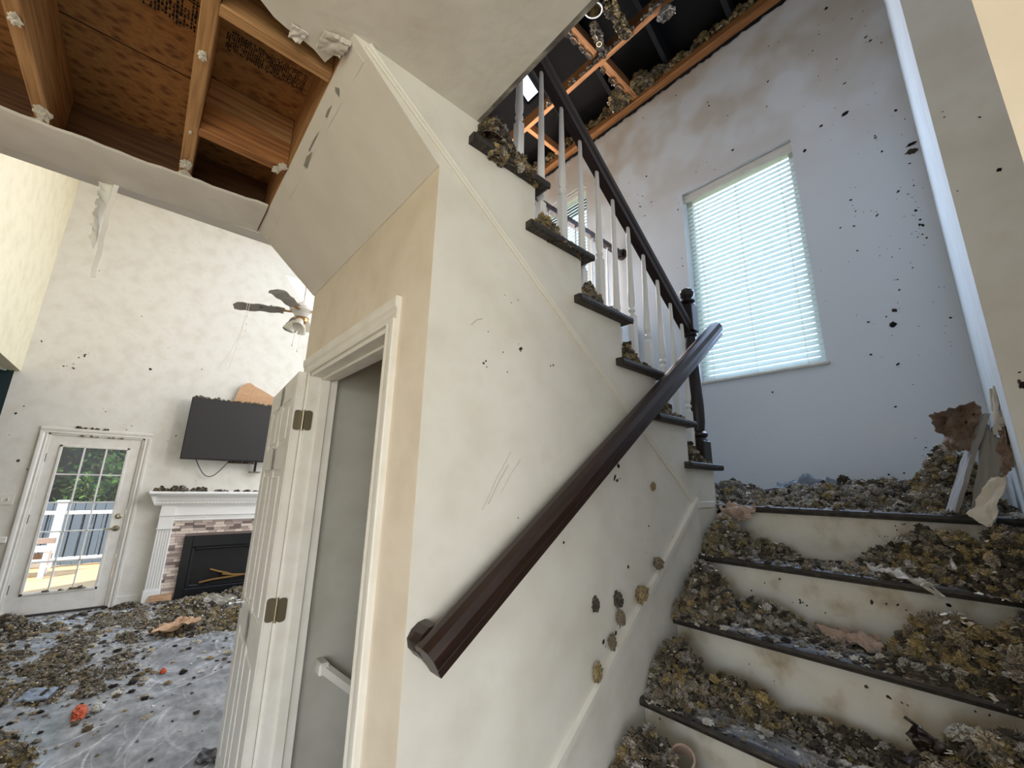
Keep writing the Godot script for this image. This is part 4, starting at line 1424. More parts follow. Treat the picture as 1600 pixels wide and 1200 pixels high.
func build_fireplace() -> void:
	var o := thing("fireplace", "white fluted fireplace surround with mosaic tiles and black firebox", "fireplace", Vector3(XF, 0, -1.15))
	var cz := -1.15
	var g := G.new()
	g.box(Vector3(XF, 0, cz - 0.72), Vector3(XF + 0.035, 1.0, cz + 0.72))
	obj("grout_bed", g, M.tile_d, o)
	# mosaic strips, each a piece of its own
	var xt := XF + 0.035
	var tmats := [M.tile_a, M.tile_b, M.tile_c, M.tile_d, M.tile_e, M.tile_c, M.tile_a]
	var row := 0
	var y := 0.01
	while y < 0.985:
		var spans := [[cz + 0.545, cz + 0.70]] if y < 0.785 else [[cz - 0.70, cz + 0.70]]
		if y < 0.785:
			spans.append([cz - 0.70, cz - 0.545])
		for sp in spans:
			var z: float = sp[0] + (0.0 if row % 2 == 0 else -0.05)
			while z < sp[1] - 0.012:
				var w := rng.randf_range(0.085, 0.16)
				var a := maxf(z, sp[0])
				var b := minf(z + w - 0.003, sp[1])
				if b - a > 0.012:
					var t := G.new()
					t.box(Vector3(xt - 0.002, y + 0.0015, a), Vector3(xt + rng.randf_range(0.006, 0.010), y + 0.0335, b), 0.0015)
					obj("tile", t, tmats[rng.randi() % tmats.size()], o)
				z += w
		y += 0.035
		row += 1
	# pilasters
	for s in [1.0, -1.0]:
		var a: float = cz + s * 0.70
		var b: float = cz + s * 0.86
		var p := G.new()
		p.box(Vector3(XF, 0, a - s * 0.0), Vector3(XF + 0.07, 1.04, b), 0.003)
		p.box(Vector3(XF, 0, a - s * 0.008), Vector3(XF + 0.092, 0.15, b + s * 0.008), 0.004)
		p.box(Vector3(XF, 0.15, a - s * 0.003), Vector3(XF + 0.086, 0.165, b + s * 0.003), 0.004)
		p.box(Vector3(XF, 0.885, a - s * 0.008), Vector3(XF + 0.095, 0.905, b + s * 0.008), 0.005)
		p.box(Vector3(XF, 0.905, a), Vector3(XF + 0.085, 1.05, b), 0.003)
		p.box(Vector3(XF, 1.05, a - s * 0.006), Vector3(XF + 0.1, 1.075, b + s * 0.006), 0.006)
		p.box(Vector3(XF, 1.075, a), Vector3(XF + 0.085, 1.2, b), 0.003)
		var pil := obj("pilaster", p, M.white, o)
		for k in 6:
			var f := G.new()
			var z: float = lerpf(a, b, (k + 0.5) / 6.0)
			f.extrude(PackedVector2Array([Vector2(-0.009, 0), Vector2(-0.006, 0.010), Vector2(0.006, 0.010), Vector2(0.009, 0)]), Vector3(XF + 0.07, 0.17, z), Vector3(0, 0, 1), Vector3.RIGHT, Vector3(0, 0.71, 0))
			obj("flute", f, M.white, pil)
	g = G.new()
	g.box(Vector3(XF, 0.985, cz - 0.70), Vector3(XF + 0.06, 1.2, cz + 0.70), 0.003)
	g.box(Vector3(XF, 0.985, cz - 0.70), Vector3(XF + 0.075, 1.01, cz + 0.70), 0.006)
	g.box(Vector3(XF, 1.02, cz - 0.70), Vector3(XF + 0.07, 1.045, cz + 0.70), 0.006)
	g.box(Vector3(XF, 1.05, cz - 0.70), Vector3(XF + 0.085, 1.07, cz + 0.70), 0.006)
	obj("frieze", g, M.white, o)
	# crown under the shelf, returned at the ends
	g = G.new()
	var cr := PackedVector2Array([Vector2(0, 1.19), Vector2(0.10, 1.19), Vector2(0.105, 1.205), Vector2(0.12, 1.21), Vector2(0.12, 1.235), Vector2(0.135, 1.25), Vector2(0.15, 1.28), Vector2(0.175, 1.305), Vector2(0.205, 1.32), Vector2(0.21, 1.335), Vector2(0, 1.335)])
	g.extrude(cr, Vector3(XF, 0, cz - 0.93), Vector3.RIGHT, Vector3.UP, Vector3(0, 0, 1.86))
	for s in [1.0, -1.0]:
		g.extrude(PackedVector2Array([Vector2(0, 1.19), Vector2(0.012, 1.21), Vector2(0.03, 1.25), Vector2(0.06, 1.305), Vector2(0.09, 1.335), Vector2(0, 1.335)]), Vector3(XF, 0, cz + s * 0.93), Vector3(0, 0, s), Vector3.UP, Vector3(0.17, 0, 0))
	obj("crown", g, M.white, o)
	g = G.new()
	var zz := cz - 0.92
	while zz < cz + 0.92:
		g.box(Vector3(XF + 0.11, 1.212, zz), Vector3(XF + 0.134, 1.234, zz + 0.022), 0.002)
		zz += 0.04
	var de := obj("dentil_band", g, M.white, o)
	de.set_meta("kind", "stuff")
	g = G.new()
	g.box(Vector3(XF, 1.335, cz - 1.02), Vector3(XF + 0.235, 1.37, cz + 1.02), 0.008)
	obj("mantel_shelf", g, M.white, o)
	# firebox
	g = G.new()
	for f in [[cz - 0.545, cz - 0.45, 0, 0.785], [cz + 0.45, cz + 0.545, 0, 0.785], [cz - 0.45, cz + 0.45, 0, 0.12], [cz - 0.45, cz + 0.45, 0.64, 0.785]]:
		g.box(Vector3(XF + 0.03, f[2], f[0]), Vector3(XF + 0.075, f[3], f[1]), 0.004)
	obj("firebox_frame", g, M.black, o)
	g = G.new()
	for f in [[cz - 0.45, cz - 0.41, 0.12, 0.64], [cz + 0.41, cz + 0.45, 0.12, 0.64], [cz - 0.41, cz + 0.41, 0.12, 0.16], [cz - 0.41, cz + 0.41, 0.60, 0.64]]:
		g.box(Vector3(XF + 0.04, f[2], f[0]), Vector3(XF + 0.062, f[3], f[1]), 0.008)
	obj("glass_frame", g, M.black, o)
	g = G.new()
	g.box(Vector3(XF + 0.05, 0.16, cz - 0.41), Vector3(XF + 0.053, 0.6, cz + 0.41))
	obj("glass_front", g, M.dark_glass, o)
	g = G.new()
	g.box(Vector3(XF + 0.036, 0.12, cz - 0.45), Vector3(XF + 0.038, 0.64, cz + 0.45))
	obj("firebox_back", g, M.firebrick, o)
	for l in [[-0.10, 0.22, 0.20, 0.34, 0.022], [0.30, 0.18, -0.22, 0.23, 0.024], [-0.32, 0.2, 0.05, 0.26, 0.02]]:
		g = G.new()
		var p0 := Vector3(XF + 0.066, l[1], cz + l[0])
		var p1 := Vector3(XF + 0.07, l[3], cz + l[2])
		g.tube([p0, p0.lerp(p1, 0.3) + Vector3(0, 0.01, 0), p0.lerp(p1, 0.7), p1], 0.0125, 9)
		obj("log", g, M.log, o)

func build_tv() -> void:
	var o := thing("television", "large black wall television above the fireplace with debris along its top", "television", Vector3(XF + 0.1, 1.76, -1.1))
	var g := G.new()
	var x := XF + 0.17
	g.box(Vector3(x, 1.795, -1.83), Vector3(x + 0.03, 2.645, -0.372), 0.006)
	obj("housing", g, M.black, o)
	g = G.new()
	g.box(Vector3(x + 0.0295, 1.815, -1.822), Vector3(x + 0.032, 2.637, -0.38), 0.001)
	obj("screen", g, M.tv, o)
	g = G.new()
	g.box(Vector3(XF, 2.0, -1.3), Vector3(XF + 0.03, 2.4, -0.9), 0.004)
	for y in [2.1, 2.3]:
		g.box(Vector3(XF + 0.02, y - 0.02, -1.12), Vector3(x, y + 0.02, -1.08), 0.004)
	obj("wall_mount", g, M.black, o)
	g = G.new()
	var pts := []
	for i in 13:
		var t := i / 12.0
		pts.append(Vector3(XF + 0.05, 1.80 - 0.26 * sin(PI * t) * (1.0 - 0.25 * t), lerpf(-0.56, -0.95, t)))
	g.tube(pts, 0.006, 6)
	obj("cable", g, M.black, o)
	o = thing("wall_bracket", "small black bracket hanging under the television", "bracket", Vector3(XF + 0.1, 1.6, -1.27))
	g = G.new()
	g.box(Vector3(XF + 0.04, 1.655, -1.30), Vector3(XF + 0.10, 1.80, -1.275), 0.003)
	obj("stem", g, M.black, o)
	g = G.new()
	g.box(Vector3(XF + 0.0, 1.64, -1.36), Vector3(XF + 0.12, 1.66, -1.22), 0.004)
	obj("tray", g, M.nickel, o)
	# torn board lodged behind the television
	g = G.new()
	var poly := PackedVector2Array([Vector2(-0.86, 2.60), Vector2(-0.87, 2.67), Vector2(-0.92, 2.89), Vector2(-1.00, 2.975), Vector2(-1.045, 2.985), Vector2(-1.12, 2.94), Vector2(-1.22, 2.90), Vector2(-1.36, 2.83), Vector2(-1.46, 2.80), Vector2(-1.5, 2.60)])
	g.extrude(poly, Vector3(XF + 0.05, 0, 0), Vector3(0, 0, 1), Vector3.UP, Vector3(0.013, 0, 0))
	tag(obj("torn_board", g, M.tan), "tan torn board lodged between television and wall", "board")

func build_fan() -> void:
	var c := Vector3(-4.7, 3.3, -1.04)
	var o := thing("ceiling_fan", "scorched ceiling fan hanging in front of the tall living-room wall", "ceiling fan", c)
	var g := G.new()
	g.tube([c + Vector3(0, 0.14, 0), c + Vector3(0, CEIL2 - c.y, 0)], 0.012, 8)
	obj("down_rod", g, M.white, o)
	g = G.new()
	g.lathe([Vector2(0.0, 0.14), Vector2(0.03, 0.14), Vector2(0.05, 0.11), Vector2(0.12, 0.09), Vector2(0.135, 0.06), Vector2(0.13, 0.03), Vector2(0.09, 0.0), Vector2(0.075, -0.04), Vector2(0.0, -0.05)], c, 22)
	obj("motor_housing", g, M.white, o)
	for k in 5:
		var an := deg_to_rad(109.0 - 72.0 * k)
		var d := Vector3(cos(an), 0, sin(an))
		var sd := Vector3(-sin(an), 0.0, cos(an))
		g = G.new()
		g.extrude(PackedVector2Array([Vector2(0.10, -0.02), Vector2(0.22, -0.03), Vector2(0.22, 0.03), Vector2(0.10, 0.02)]), c + Vector3(0, 0.012, 0), d, sd, Vector3(0, 0.006, 0))
		obj("blade_iron", g, M.brass, o)
		g = G.new()
		var tilt := Basis(d, 0.2)
		var n := 10
		var fn := func(u: float, v: float) -> Vector3:
			var r := lerpf(0.19, 0.64, u)
			var w := 0.055 + 0.02 * u - 0.035 * maxf(0.0, u - 0.9) * 10.0
			return c + d * r + tilt * (sd * (v - 0.5) * 2.0 * w) + Vector3(0, 0.01 - 0.03 * u * u + 0.006 * sin(u * 17.0 + k), 0)
		g.sheet(fn, n, 2, 0.008)
		obj("blade", g, M.blade, o)
	g = G.new()
	g.lathe([Vector2(0.0, -0.04), Vector2(0.06, -0.045), Vector2(0.065, -0.09), Vector2(0.03, -0.11), Vector2(0.0, -0.11)], c, 16)
	obj("light_fitter", g, M.brass, o)
	for k in 4:
		var an := TAU * k / 4 + 0.5
		var d := Vector3(cos(an), 0, sin(an))
		g = G.new()
		var ax := (d * 0.55 + Vector3.DOWN).normalized()
		g.lathe([Vector2(0.022, 0), Vector2(0.035, 0.02), Vector2(0.05, 0.07), Vector2(0.062, 0.12), Vector2(0.059, 0.12), Vector2(0.046, 0.07), Vector2(0.03, 0.02), Vector2(0.02, 0.004)], c + d * 0.06 + Vector3(0, -0.08, 0), 14, ax)
		obj("glass_shade", g, M.shade, o)
	for k in 2:
		g = G.new()
		var p := c + Vector3(0.03 * k, -0.11, 0.04 - 0.05 * k)
		g.tube([p, p + Vector3(0.005, -0.12, 0.01), p + Vector3(0.0, -0.24 - 0.06 * k, 0.015)], 0.003, 5)
		g.lathe([Vector2(0, 0), Vector2(0.01, 0.01), Vector2(0.008, 0.03), Vector2(0, 0.035)], p + Vector3(0.0, -0.27 - 0.06 * k, 0.015), 8)
		obj("pull_chain", g, M.white, o)
	g = G.new()
	for k in 2:
		var p := c + Vector3(0.05, -0.03, 0.5 + 0.02 * k)
		var pts := []
		for i in 9:
			pts.append(p + Vector3(0, -0.09 * i, 0.004 * i * i * (1.0 if k == 0 else 0.35) * 0.6))
		g.tube(pts, 0.0016, 4)
	obj("hanging_thread", g, M.paper, o)

func build_outside() -> void:
	# deck boards
	var o := thing("deck", "sunlit timber deck outside the garden door", "deck", Vector3(-9.5, -0.1, 0.6))
	for k in 28:
		var x := -7.62 - 0.142 * k
		var g := G.new()
		g.box(Vector3(-2.8, -0.019, -0.068), Vector3(2.8, 0.019, 0.068), 0.004)
		put("deck_board", g.commit(), M.deck, o, Transform3D(Basis(Vector3.UP, PI / 2), Vector3(x, -0.06, 0.7)))
	# railing
	o = thing("deck_railing", "white deck railing with dark balusters", "railing", Vector3(-11.3, -0.04, 0.6))
	for y in [0.06, 0.86]:
		var g := G.new()
		g.box(Vector3(-11.35, y, -2.0), Vector3(-11.25, y + 0.06, 3.4), 0.006)
		obj("rail", g, M.white, o)
	for z in [-2.0, 0.95, 3.3]:
		var g := G.new()
		g.box(Vector3(-11.37, -0.04, z - 0.06), Vector3(-11.23, 1.08, z + 0.06), 0.008)
		g.box(Vector3(-11.39, 1.08, z - 0.08), Vector3(-11.21, 1.11, z + 0.08), 0.008)
		obj("post", g, M.white, o)
	for k in 34:
		var z := -1.85 + 0.155 * k
		var g := G.new()
		g.lathe([Vector2(0.012, 0.1), Vector2(0.012, 0.87)], Vector3(-11.3, 0, z), 8)
		obj("baluster", g, M.black, o)
	# grey fence behind, a bench on the deck
	o = thing("garden_fence", "blue-grey board fence behind the deck railing", "fence", Vector3(-13.2, -0.3, 0.6))
	for k in 40:
		var g := G.new()
		g.box(Vector3(-13.22, -0.32, -2.6 + 0.16 * k), Vector3(-13.19, 0.98, -2.6 + 0.16 * k + 0.152), 0.004)
		obj("board", g, M.board_fence, o)
	o = thing("deck_bench", "white slatted bench with red-brown slats at the end of the deck", "bench", Vector3(-10.4, -0.04, 1.2))
	for k in 4:
		var g := G.new()
		g.box(Vector3(-10.62, 0.08 + 0.12 * k, 0.86), Vector3(-10.58, 0.17 + 0.12 * k, 2.2), 0.006)
		obj("back_slat", g, M.white if k % 2 == 0 else M.kraft, o)
	for k in 3:
		var g := G.new()
		g.box(Vector3(-10.56 + 0.14 * k, 0.36, 0.86), Vector3(-10.44 + 0.14 * k, 0.39, 2.2), 0.005)
		obj("seat_slat", g, M.white, o)
	for z in [0.9, 2.16]:
		for x in [-10.6, -10.2]:
			var g := G.new()
			g.box(Vector3(x - 0.03, -0.04, z - 0.03), Vector3(x + 0.03, 0.36, z + 0.03), 0.005)
			obj("leg", g, M.white, o)
	# trees beyond
	var lm := G.new()
	for i in 7:
		var a := TAU * i / 7
		var p := Vector3(cos(a), 0.25 * sin(a * 2.0), sin(a)) * 0.9
		var d := Vector3(cos(a + 0.6), 0.3, sin(a + 0.6))
		var s := Vector3(-d.z, 0.1, d.x) * 0.32
		lm.face([p - s * 0.2, p + d * 0.5 + s, p + d * 1.2], Vector3.UP)
		lm.face([p - s * 0.2, p + d * 0.5 - s, p + d * 1.2], Vector3.UP)
	var lmesh := lm.commit()
	var spots := [[-15.5, -1.8, 2.0, "leftmost"], [-16.5, 1.2, 2.3, ""], [-15.2, 3.6, 2.1, ""], [-18.5, -0.6, 2.6, ""], [-19.5, 4.6, 3.0, ""], [-18.0, -5.0, 2.8, ""]]
	var names := ["bushy light green tree behind the fence, seen through the door's narrow right panes", "leafy green tree standing straight behind the fence", "broad green tree behind the fence past the bench", "taller dark green tree behind the straight one", "tall green tree far behind the bench", "tall green tree far past the railing end"]
	for i in spots.size():
		var s = spots[i]
		var t := thing("tree", names[i], "tree", Vector3(s[0], -0.32, s[1]))
		var g := G.new()
		var base := Vector3(s[0], -0.32, s[1])
		g.tube([base, base + Vector3(0.05, 1.0, 0.05), base + Vector3(-0.05, 2.2, 0.0), base + Vector3(0.1, 3.4, 0.1)], 0.12, 8)
		obj("trunk", g, M.bark, t)
		for k in 3:
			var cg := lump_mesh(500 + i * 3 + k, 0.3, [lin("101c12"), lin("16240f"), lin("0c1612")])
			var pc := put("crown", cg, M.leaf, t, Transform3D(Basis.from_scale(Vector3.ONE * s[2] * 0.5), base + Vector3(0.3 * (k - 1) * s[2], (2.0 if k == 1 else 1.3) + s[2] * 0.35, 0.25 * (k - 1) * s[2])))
			pc.set_meta("kind", "stuff")
		var xs := []
		var cs := []
		for k in 4200:
			var d := Vector3(rng.randfn(), rng.randfn(), rng.randfn()).normalized()
			var r: float = s[2] * (0.55 + 0.5 * pow(rng.randf(), 0.5)) * (0.85 + 0.25 * sin(d.x * 5.0 + i) * cos(d.y * 6.0))
			var p := base + Vector3(0, 2.2 + s[2] * 0.35, 0) + d * r * Vector3(0.9, 1.15, 0.9)
			if p.y < 0.1:
				p.y = 0.1 + rng.randf() * 0.8
			xs.append(Transform3D(Basis.from_euler(Vector3(rng.randf_range(-1, 1), rng.randf() * TAU, rng.randf_range(-1, 1))).scaled(Vector3.ONE * rng.randf_range(0.09, 0.17)), p))
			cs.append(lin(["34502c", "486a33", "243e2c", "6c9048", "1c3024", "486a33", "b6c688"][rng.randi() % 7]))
		mm("foliage", t, lmesh, M.leaf, xs, cs)

# a torn piece of sheet between four corners, crumpled by amp
func scrap(called: String, label: String, category: String, p: Array, amp: float, m: Material, th := 0.003, n := 12, sd := 1, curl := 0.0) -> Node:
	var f := FastNoiseLite.new()
	f.seed = sd
	f.frequency = 1.0
	f.fractal_octaves = 3
	var nn: Vector3 = (p[1] - p[0]).cross(p[3] - p[0]).normalized()
	var g := G.new()
	var fn := func(u: float, v: float) -> Vector3:
		var uu := u
		var vv := v
		var e := 0.06
		if u < 0.01: uu += e * f.get_noise_2d(7.0, v * 9.0)
		if u > 0.99: uu += e * f.get_noise_2d(17.0, v * 9.0)
		if v < 0.01: vv += e * f.get_noise_2d(u * 9.0, 27.0)
		if v > 0.99: vv += e * f.get_noise_2d(u * 9.0, 37.0)
		var a: Vector3 = (p[0] as Vector3).lerp(p[1], uu)
		var b: Vector3 = (p[3] as Vector3).lerp(p[2], uu)
		return a.lerp(b, vv) + nn * (amp * f.get_noise_2d(u * 2.2 + sd, v * 2.2) * 1.6 + curl * (2.0 * v - 1.0) * (2.0 * v - 1.0))
	g.sheet(fn, n, n, th)
	return tag(obj(called, g, m), label, category)

func build_damage() -> void:
	# torn corner bead along the upper edge of the soffit
	var up := Vector3(0, 0.665, 0.747)
	var out := Vector3(0, -0.747, 0.665)
	var top := Vector3(0, CEIL, -0.235)
	var o := thing("torn_corner_tape", "torn white corner tape along the upper edge of the sloped soffit", "plaster tape", Vector3(-1.6, CEIL, -0.235))
	var g := G.new()
	var fn := func(u: float, v: float) -> Vector3:
		var x := lerpf(-2.165, -0.975, u)
		var w := 0.055 + 0.0012 * sin(u * 19.0) + 0.001 * sin(u * 47.0)
		return top + Vector3(x, 0, 0) - up * (w * v) + out * (0.0022 + 0.0012 * sin(u * 31.0 + v * 2.0))
	g.sheet(fn, 70, 2, 0.002)
	obj("tape", g, M.wall_warm, o)
	g = G.new()
	for q in [[-1.13, 0.03, 0.012, 0.012], [-1.22, 0.034, 0.03, 0.005], [-1.38, 0.036, 0.06, 0.004], [-1.47, 0.048, 0.05, 0.010]]:
		var c: Vector3 = top + Vector3(q[0], 0, 0) - up * q[1] + out * 0.005
		g.face([c + Vector3(q[2], 0, 0), c + up * q[3], c - Vector3(q[2], 0, 0) + up * q[3] * 0.4, c - Vector3(q[2] * 0.9, 0, 0) - up * q[3], c - up * q[3] * 0.3], out)
	obj("gash", g, M.grey_wall_dark, o)
	scrap("plaster_fragment", "broken square plaster fragment at the top corner of the soffit", "plaster", [Vector3(-0.975, CEIL - 0.01, -0.235), Vector3(-1.03, CEIL - 0.012, -0.225), Vector3(-1.04, CEIL - 0.015, -0.165), Vector3(-0.985, CEIL - 0.01, -0.17)], 0.004, M.gypsum, 0.014, 10, 3)
	scrap("plaster_fragment", "small curled plaster flake on the ceiling beside the broken corner", "plaster", [Vector3(-1.03, CEIL - 0.004, -0.14), Vector3(-1.07, CEIL - 0.008, -0.13), Vector3(-1.07, CEIL - 0.01, -0.10), Vector3(-1.03, CEIL - 0.006, -0.10)], 0.004, M.ceiling, 0.004, 8, 4)
	# strip of bead and paper hanging from the beam edge
	o = thing("hanging_bead", "torn white metal bead and grey paper hanging from the beam edge", "torn bead", Vector3(-2.18, CEIL, 0.275))
	g = G.new()
	fn = func(u: float, v: float) -> Vector3:
		return Vector3(-2.18 + 0.004 * sin(u * 9.0), lerpf(CEIL - 0.005, 2.29, u), 0.262 + 0.016 * v + 0.004 * sin(u * 5.0) + 0.0015 * sin(u * 23.0))
	g.sheet(fn, 30, 1, 0.004)
	obj("bead", g, M.white, o)
	g = G.new()
	fn = func(u: float, v: float) -> Vector3:
		return Vector3(-2.185 - 0.02 * sin(v * 2.0 + u * 4.0), lerpf(CEIL - 0.01, 2.40 + 0.05 * v, u), 0.284 + v * (0.040 * (1.0 - 0.6 * u) + 0.004 * sin(u * 33.0) + 0.003 * sin(u * 71.0)))
	g.sheet(fn, 40, 3, 0.003)
	obj("torn_paper", g, M.grey_wall, o)
	# pale scratches on the stair wall
	o = thing("wall_scratches", "pale slanting scratches on the stair wall above the dark handrail", "scratch", Vector3(XA, 1.55, -0.78), "", "stuff")
	g = G.new()
	for q in [[1.475, -0.725, 1.64, -0.825, 0.0016], [1.49, -0.745, 1.60, -0.815, 0.0022], [1.52, -0.79, 1.62, -0.865, 0.0014], [2.0, -0.66, 2.03, -0.70, 0.0016]]:
		g.tube([Vector3(XA + 0.0002, q[0], q[1]), Vector3(XA + 0.0006, (q[0] + q[2]) / 2 + 0.006, (q[1] + q[3]) / 2), Vector3(XA + 0.0002, q[2], q[3])], q[4], 5)
	obj("scratch", g, M.gypsum, o)
	# boards of fallen ceiling leaning at the end of the landing
	scrap("ceiling_board", "narrow broken ceiling board leaning at the landing end, pale edge showing", "ceiling board", [Vector3(-0.14, 1.485, -2.24), Vector3(-0.115, 1.485, -2.165), Vector3(0.008, 1.80, -2.135), Vector3(-0.008, 1.82, -2.24)], 0.004, M.board_grey, 0.013, 10, 6)
	scrap("ceiling_board", "grey face-on broken ceiling board leaning over the landing edge", "ceiling board", [Vector3(-0.082, 1.478, -2.185), Vector3(-0.030, 1.478, -2.16), Vector3(0.036, 1.70, -2.13), Vector3(0.002, 1.775, -2.16)], 0.006, M.board_grey, 0.013, 12, 7)
	scrap("ceiling_board", "ragged pale board sliver standing highest in the landing corner", "ceiling board", [Vector3(0.018, 1.74, -2.13), Vector3(0.036, 1.73, -2.11), Vector3(0.046, 1.90, -2.10), Vector3(0.030, 1.885, -2.12)], 0.006, M.gypsum, 0.01, 8, 8)
	scrap("torn_paper", "torn white edge paper curling below the leaning grey board", "paper", [Vector3(-0.082, 1.475, -2.16), Vector3(-0.040, 1.42, -2.11), Vector3(0.020, 1.60, -2.09), Vector3(-0.018, 1.60, -2.13)], 0.018, M.paper, 0.003, 10, 9)
	scrap("torn_paper", "brown backing paper curling out from the leaning boards", "paper", [Vector3(-0.10, 1.70, -2.22), Vector3(-0.005, 1.70, -2.2), Vector3(0.005, 1.87, -2.2), Vector3(-0.13, 1.83, -2.2)], 0.05, M.kraft, 0.003, 14, 10, 0.03)
	scrap("torn_paper", "dark torn paper hanging off the leaning board's outer edge", "paper", [Vector3(0.012, 1.60, -2.1), Vector3(0.038, 1.63, -2.08), Vector3(0.046, 1.77, -2.08), Vector3(0.022, 1.74, -2.1)], 0.02, M.kraft, 0.003, 10, 12)
	# other scraps on the steps
	scrap("plastic_sheet", "crumpled grey plastic sheet on the landing debris", "plastic sheet", [Vector3(-0.96, 1.53, -2.88), Vector3(-0.62, 1.54, -2.92), Vector3(-0.60, 1.60, -3.0), Vector3(-0.82, 1.63, -3.02)], 0.06, M.fence, 0.002, 14, 13)
	scrap("torn_paper", "pinkish torn paper drooping at the wall end of the landing step", "paper", [Vector3(-0.935, 1.475, -2.19), Vector3(-0.76, 1.475, -2.175), Vector3(-0.775, 1.41, -2.14), Vector3(-0.925, 1.375, -2.13)], 0.03, M.kraft_pale, 0.003, 12, 14)
	scrap("torn_paper", "white torn paper strip draped over the second step's nosing", "paper", [Vector3(-0.37, 1.285, -2.02), Vector3(-0.26, 1.29, -2.05), Vector3(-0.19, 1.262, -1.93), Vector3(-0.30, 1.272, -1.95)], 0.02, M.gypsum, 0.003, 12, 15)
	scrap("torn_paper", "small pale paper tail hanging below the second step's nosing", "paper", [Vector3(-0.25, 1.272, -1.96), Vector3(-0.21, 1.272, -1.955), Vector3(-0.165, 1.235, -1.928), Vector3(-0.18, 1.23, -1.93)], 0.008, M.gypsum, 0.002, 8, 16)
	scrap("card_scrap", "curled pinkish card lying on the third step", "card", [Vector3(-0.53, 1.075, -1.91), Vector3(-0.34, 1.085, -1.90), Vector3(-0.32, 1.08, -1.82), Vector3(-0.42, 1.07, -1.82)], 0.03, M.kraft_pale, 0.003, 12, 17, 0.015)
	scrap("charred_scrap", "dark curled scrap standing on the fourth step", "scrap", [Vector3(-0.265, 0.88, -1.60), Vector3(-0.185, 0.87, -1.55), Vector3(-0.175, 0.955, -1.56), Vector3(-0.25, 0.975, -1.62)], 0.03, M.rail, 0.003, 10, 18, 0.02)
	g = G.new()
	g.tube([Vector3(-0.165, 1.385, -2.12), Vector3(-0.150, 1.35, -2.06), Vector3(-0.138, 1.315, -2.0)], 0.006, 8)
	tag(obj("plastic_stick", g, M.white), "short white plastic stick poking out of debris on the second step", "stick")
	g = G.new()
	g.lathe([Vector2(0.030, 0), Vector2(0.036, 0), Vector2(0.036, 0.05), Vector2(0.030, 0.05), Vector2(0.030, 0.0)], Vector3(-0.77, 0.725, -1.39), 22, Vector3(0.25, 0.75, 0.55).normalized())
	tag(obj("tape_ring", g, M.kraft_pale), "pale round tape ring on the heap of the fifth step", "tape ring")
	# the living-room floor
	o = thing("shard", "red-orange shard with a pale tip on the living-room floor", "shard", Vector3(-4.27, 0, 0.02))
	put("body", lump_mesh(301, 0.4, [Color.WHITE], 0.4), M.orange, o, Transform3D(Basis(Vector3.UP, 1.2).scaled(Vector3(0.10, 0.05, 0.035)), Vector3(-4.27, 0.018, 0.03)))
	put("pale_tip", lump_mesh(302, 0.4, [Color.WHITE], 0.4), M.gypsum, o, Transform3D(Basis(Vector3.UP, 1.2).scaled(Vector3(0.05, 0.04, 0.03)), Vector3(-4.29, 0.018, -0.06)))
	put("shard", lump_mesh(303, 0.4, [Color.WHITE], 0.4), M.orange, null, Transform3D(Basis(Vector3.UP, 1.0).scaled(Vector3(0.05, 0.03, 0.02)), Vector3(-4.75, 0.012, -0.42)))
	tag(get_child(get_child_count() - 1), "small dull orange shard farther in on the living-room floor", "shard")
	scrap("crumpled_paper", "crumpled tan paper among the debris before the fireplace", "paper", [Vector3(-5.65, 0.08, -0.35), Vector3(-5.70, 0.10, -0.75), Vector3(-5.95, 0.10, -0.66), Vector3(-5.90, 0.06, -0.42)], 0.05, M.tan, 0.004, 14, 20)
	scrap("crumpled_paper", "crumpled white torn paper close to the open door's knob", "paper", [Vector3(-6.6, 0.10, -0.84), Vector3(-6.25, 0.09, -1.10), Vector3(-6.35, 0.13, -1.15), Vector3(-6.7, 0.15, -0.93)], 0.05, M.gypsum, 0.004, 14, 21)
	scrap("dark_scrap", "flat black scrap on the grey floor near the open door", "scrap", [Vector3(-3.20, 0.012, -0.50), Vector3(-3.12, 0.012, -0.60), Vector3(-3.24, 0.014, -0.66), Vector3(-3.32, 0.014, -0.55)], 0.012, M.black, 0.004, 8, 22)
	scrap("board_piece", "flat grey board piece in the debris at the kitchen side", "board", [Vector3(-4.72, 0.02, 0.38), Vector3(-4.62, 0.03, 0.22), Vector3(-4.80, 0.03, 0.18), Vector3(-4.92, 0.02, 0.34)], 0.012, M.fence, 0.01, 8, 23)
	scrap("wood_piece", "tan board offcut at the foot of the fireplace pilaster", "board", [Vector3(-7.30, 0.02, -0.33), Vector3(-7.25, 0.02, -0.58), Vector3(-7.28, 0.10, -0.58), Vector3(-7.30, 0.09, -0.36)], 0.006, M.tan, 0.01, 6, 24)

# many small mounds along a line
func row(a: Vector3, b: Vector3, n: int, rx: float, rz: float, h: float, cnt: int, mixn: String, size: float) -> Array:
	var r := []
	for i in n:
		var p := a.lerp(b, (i + rng.randf_range(0.2, 0.8)) / n)
		var s := rng.randf_range(0.55, 1.25)
		r.append([p.x, p.z, p.y, rx * s, rz * s, h * s, int(cnt * s), mixn, size])
	return r

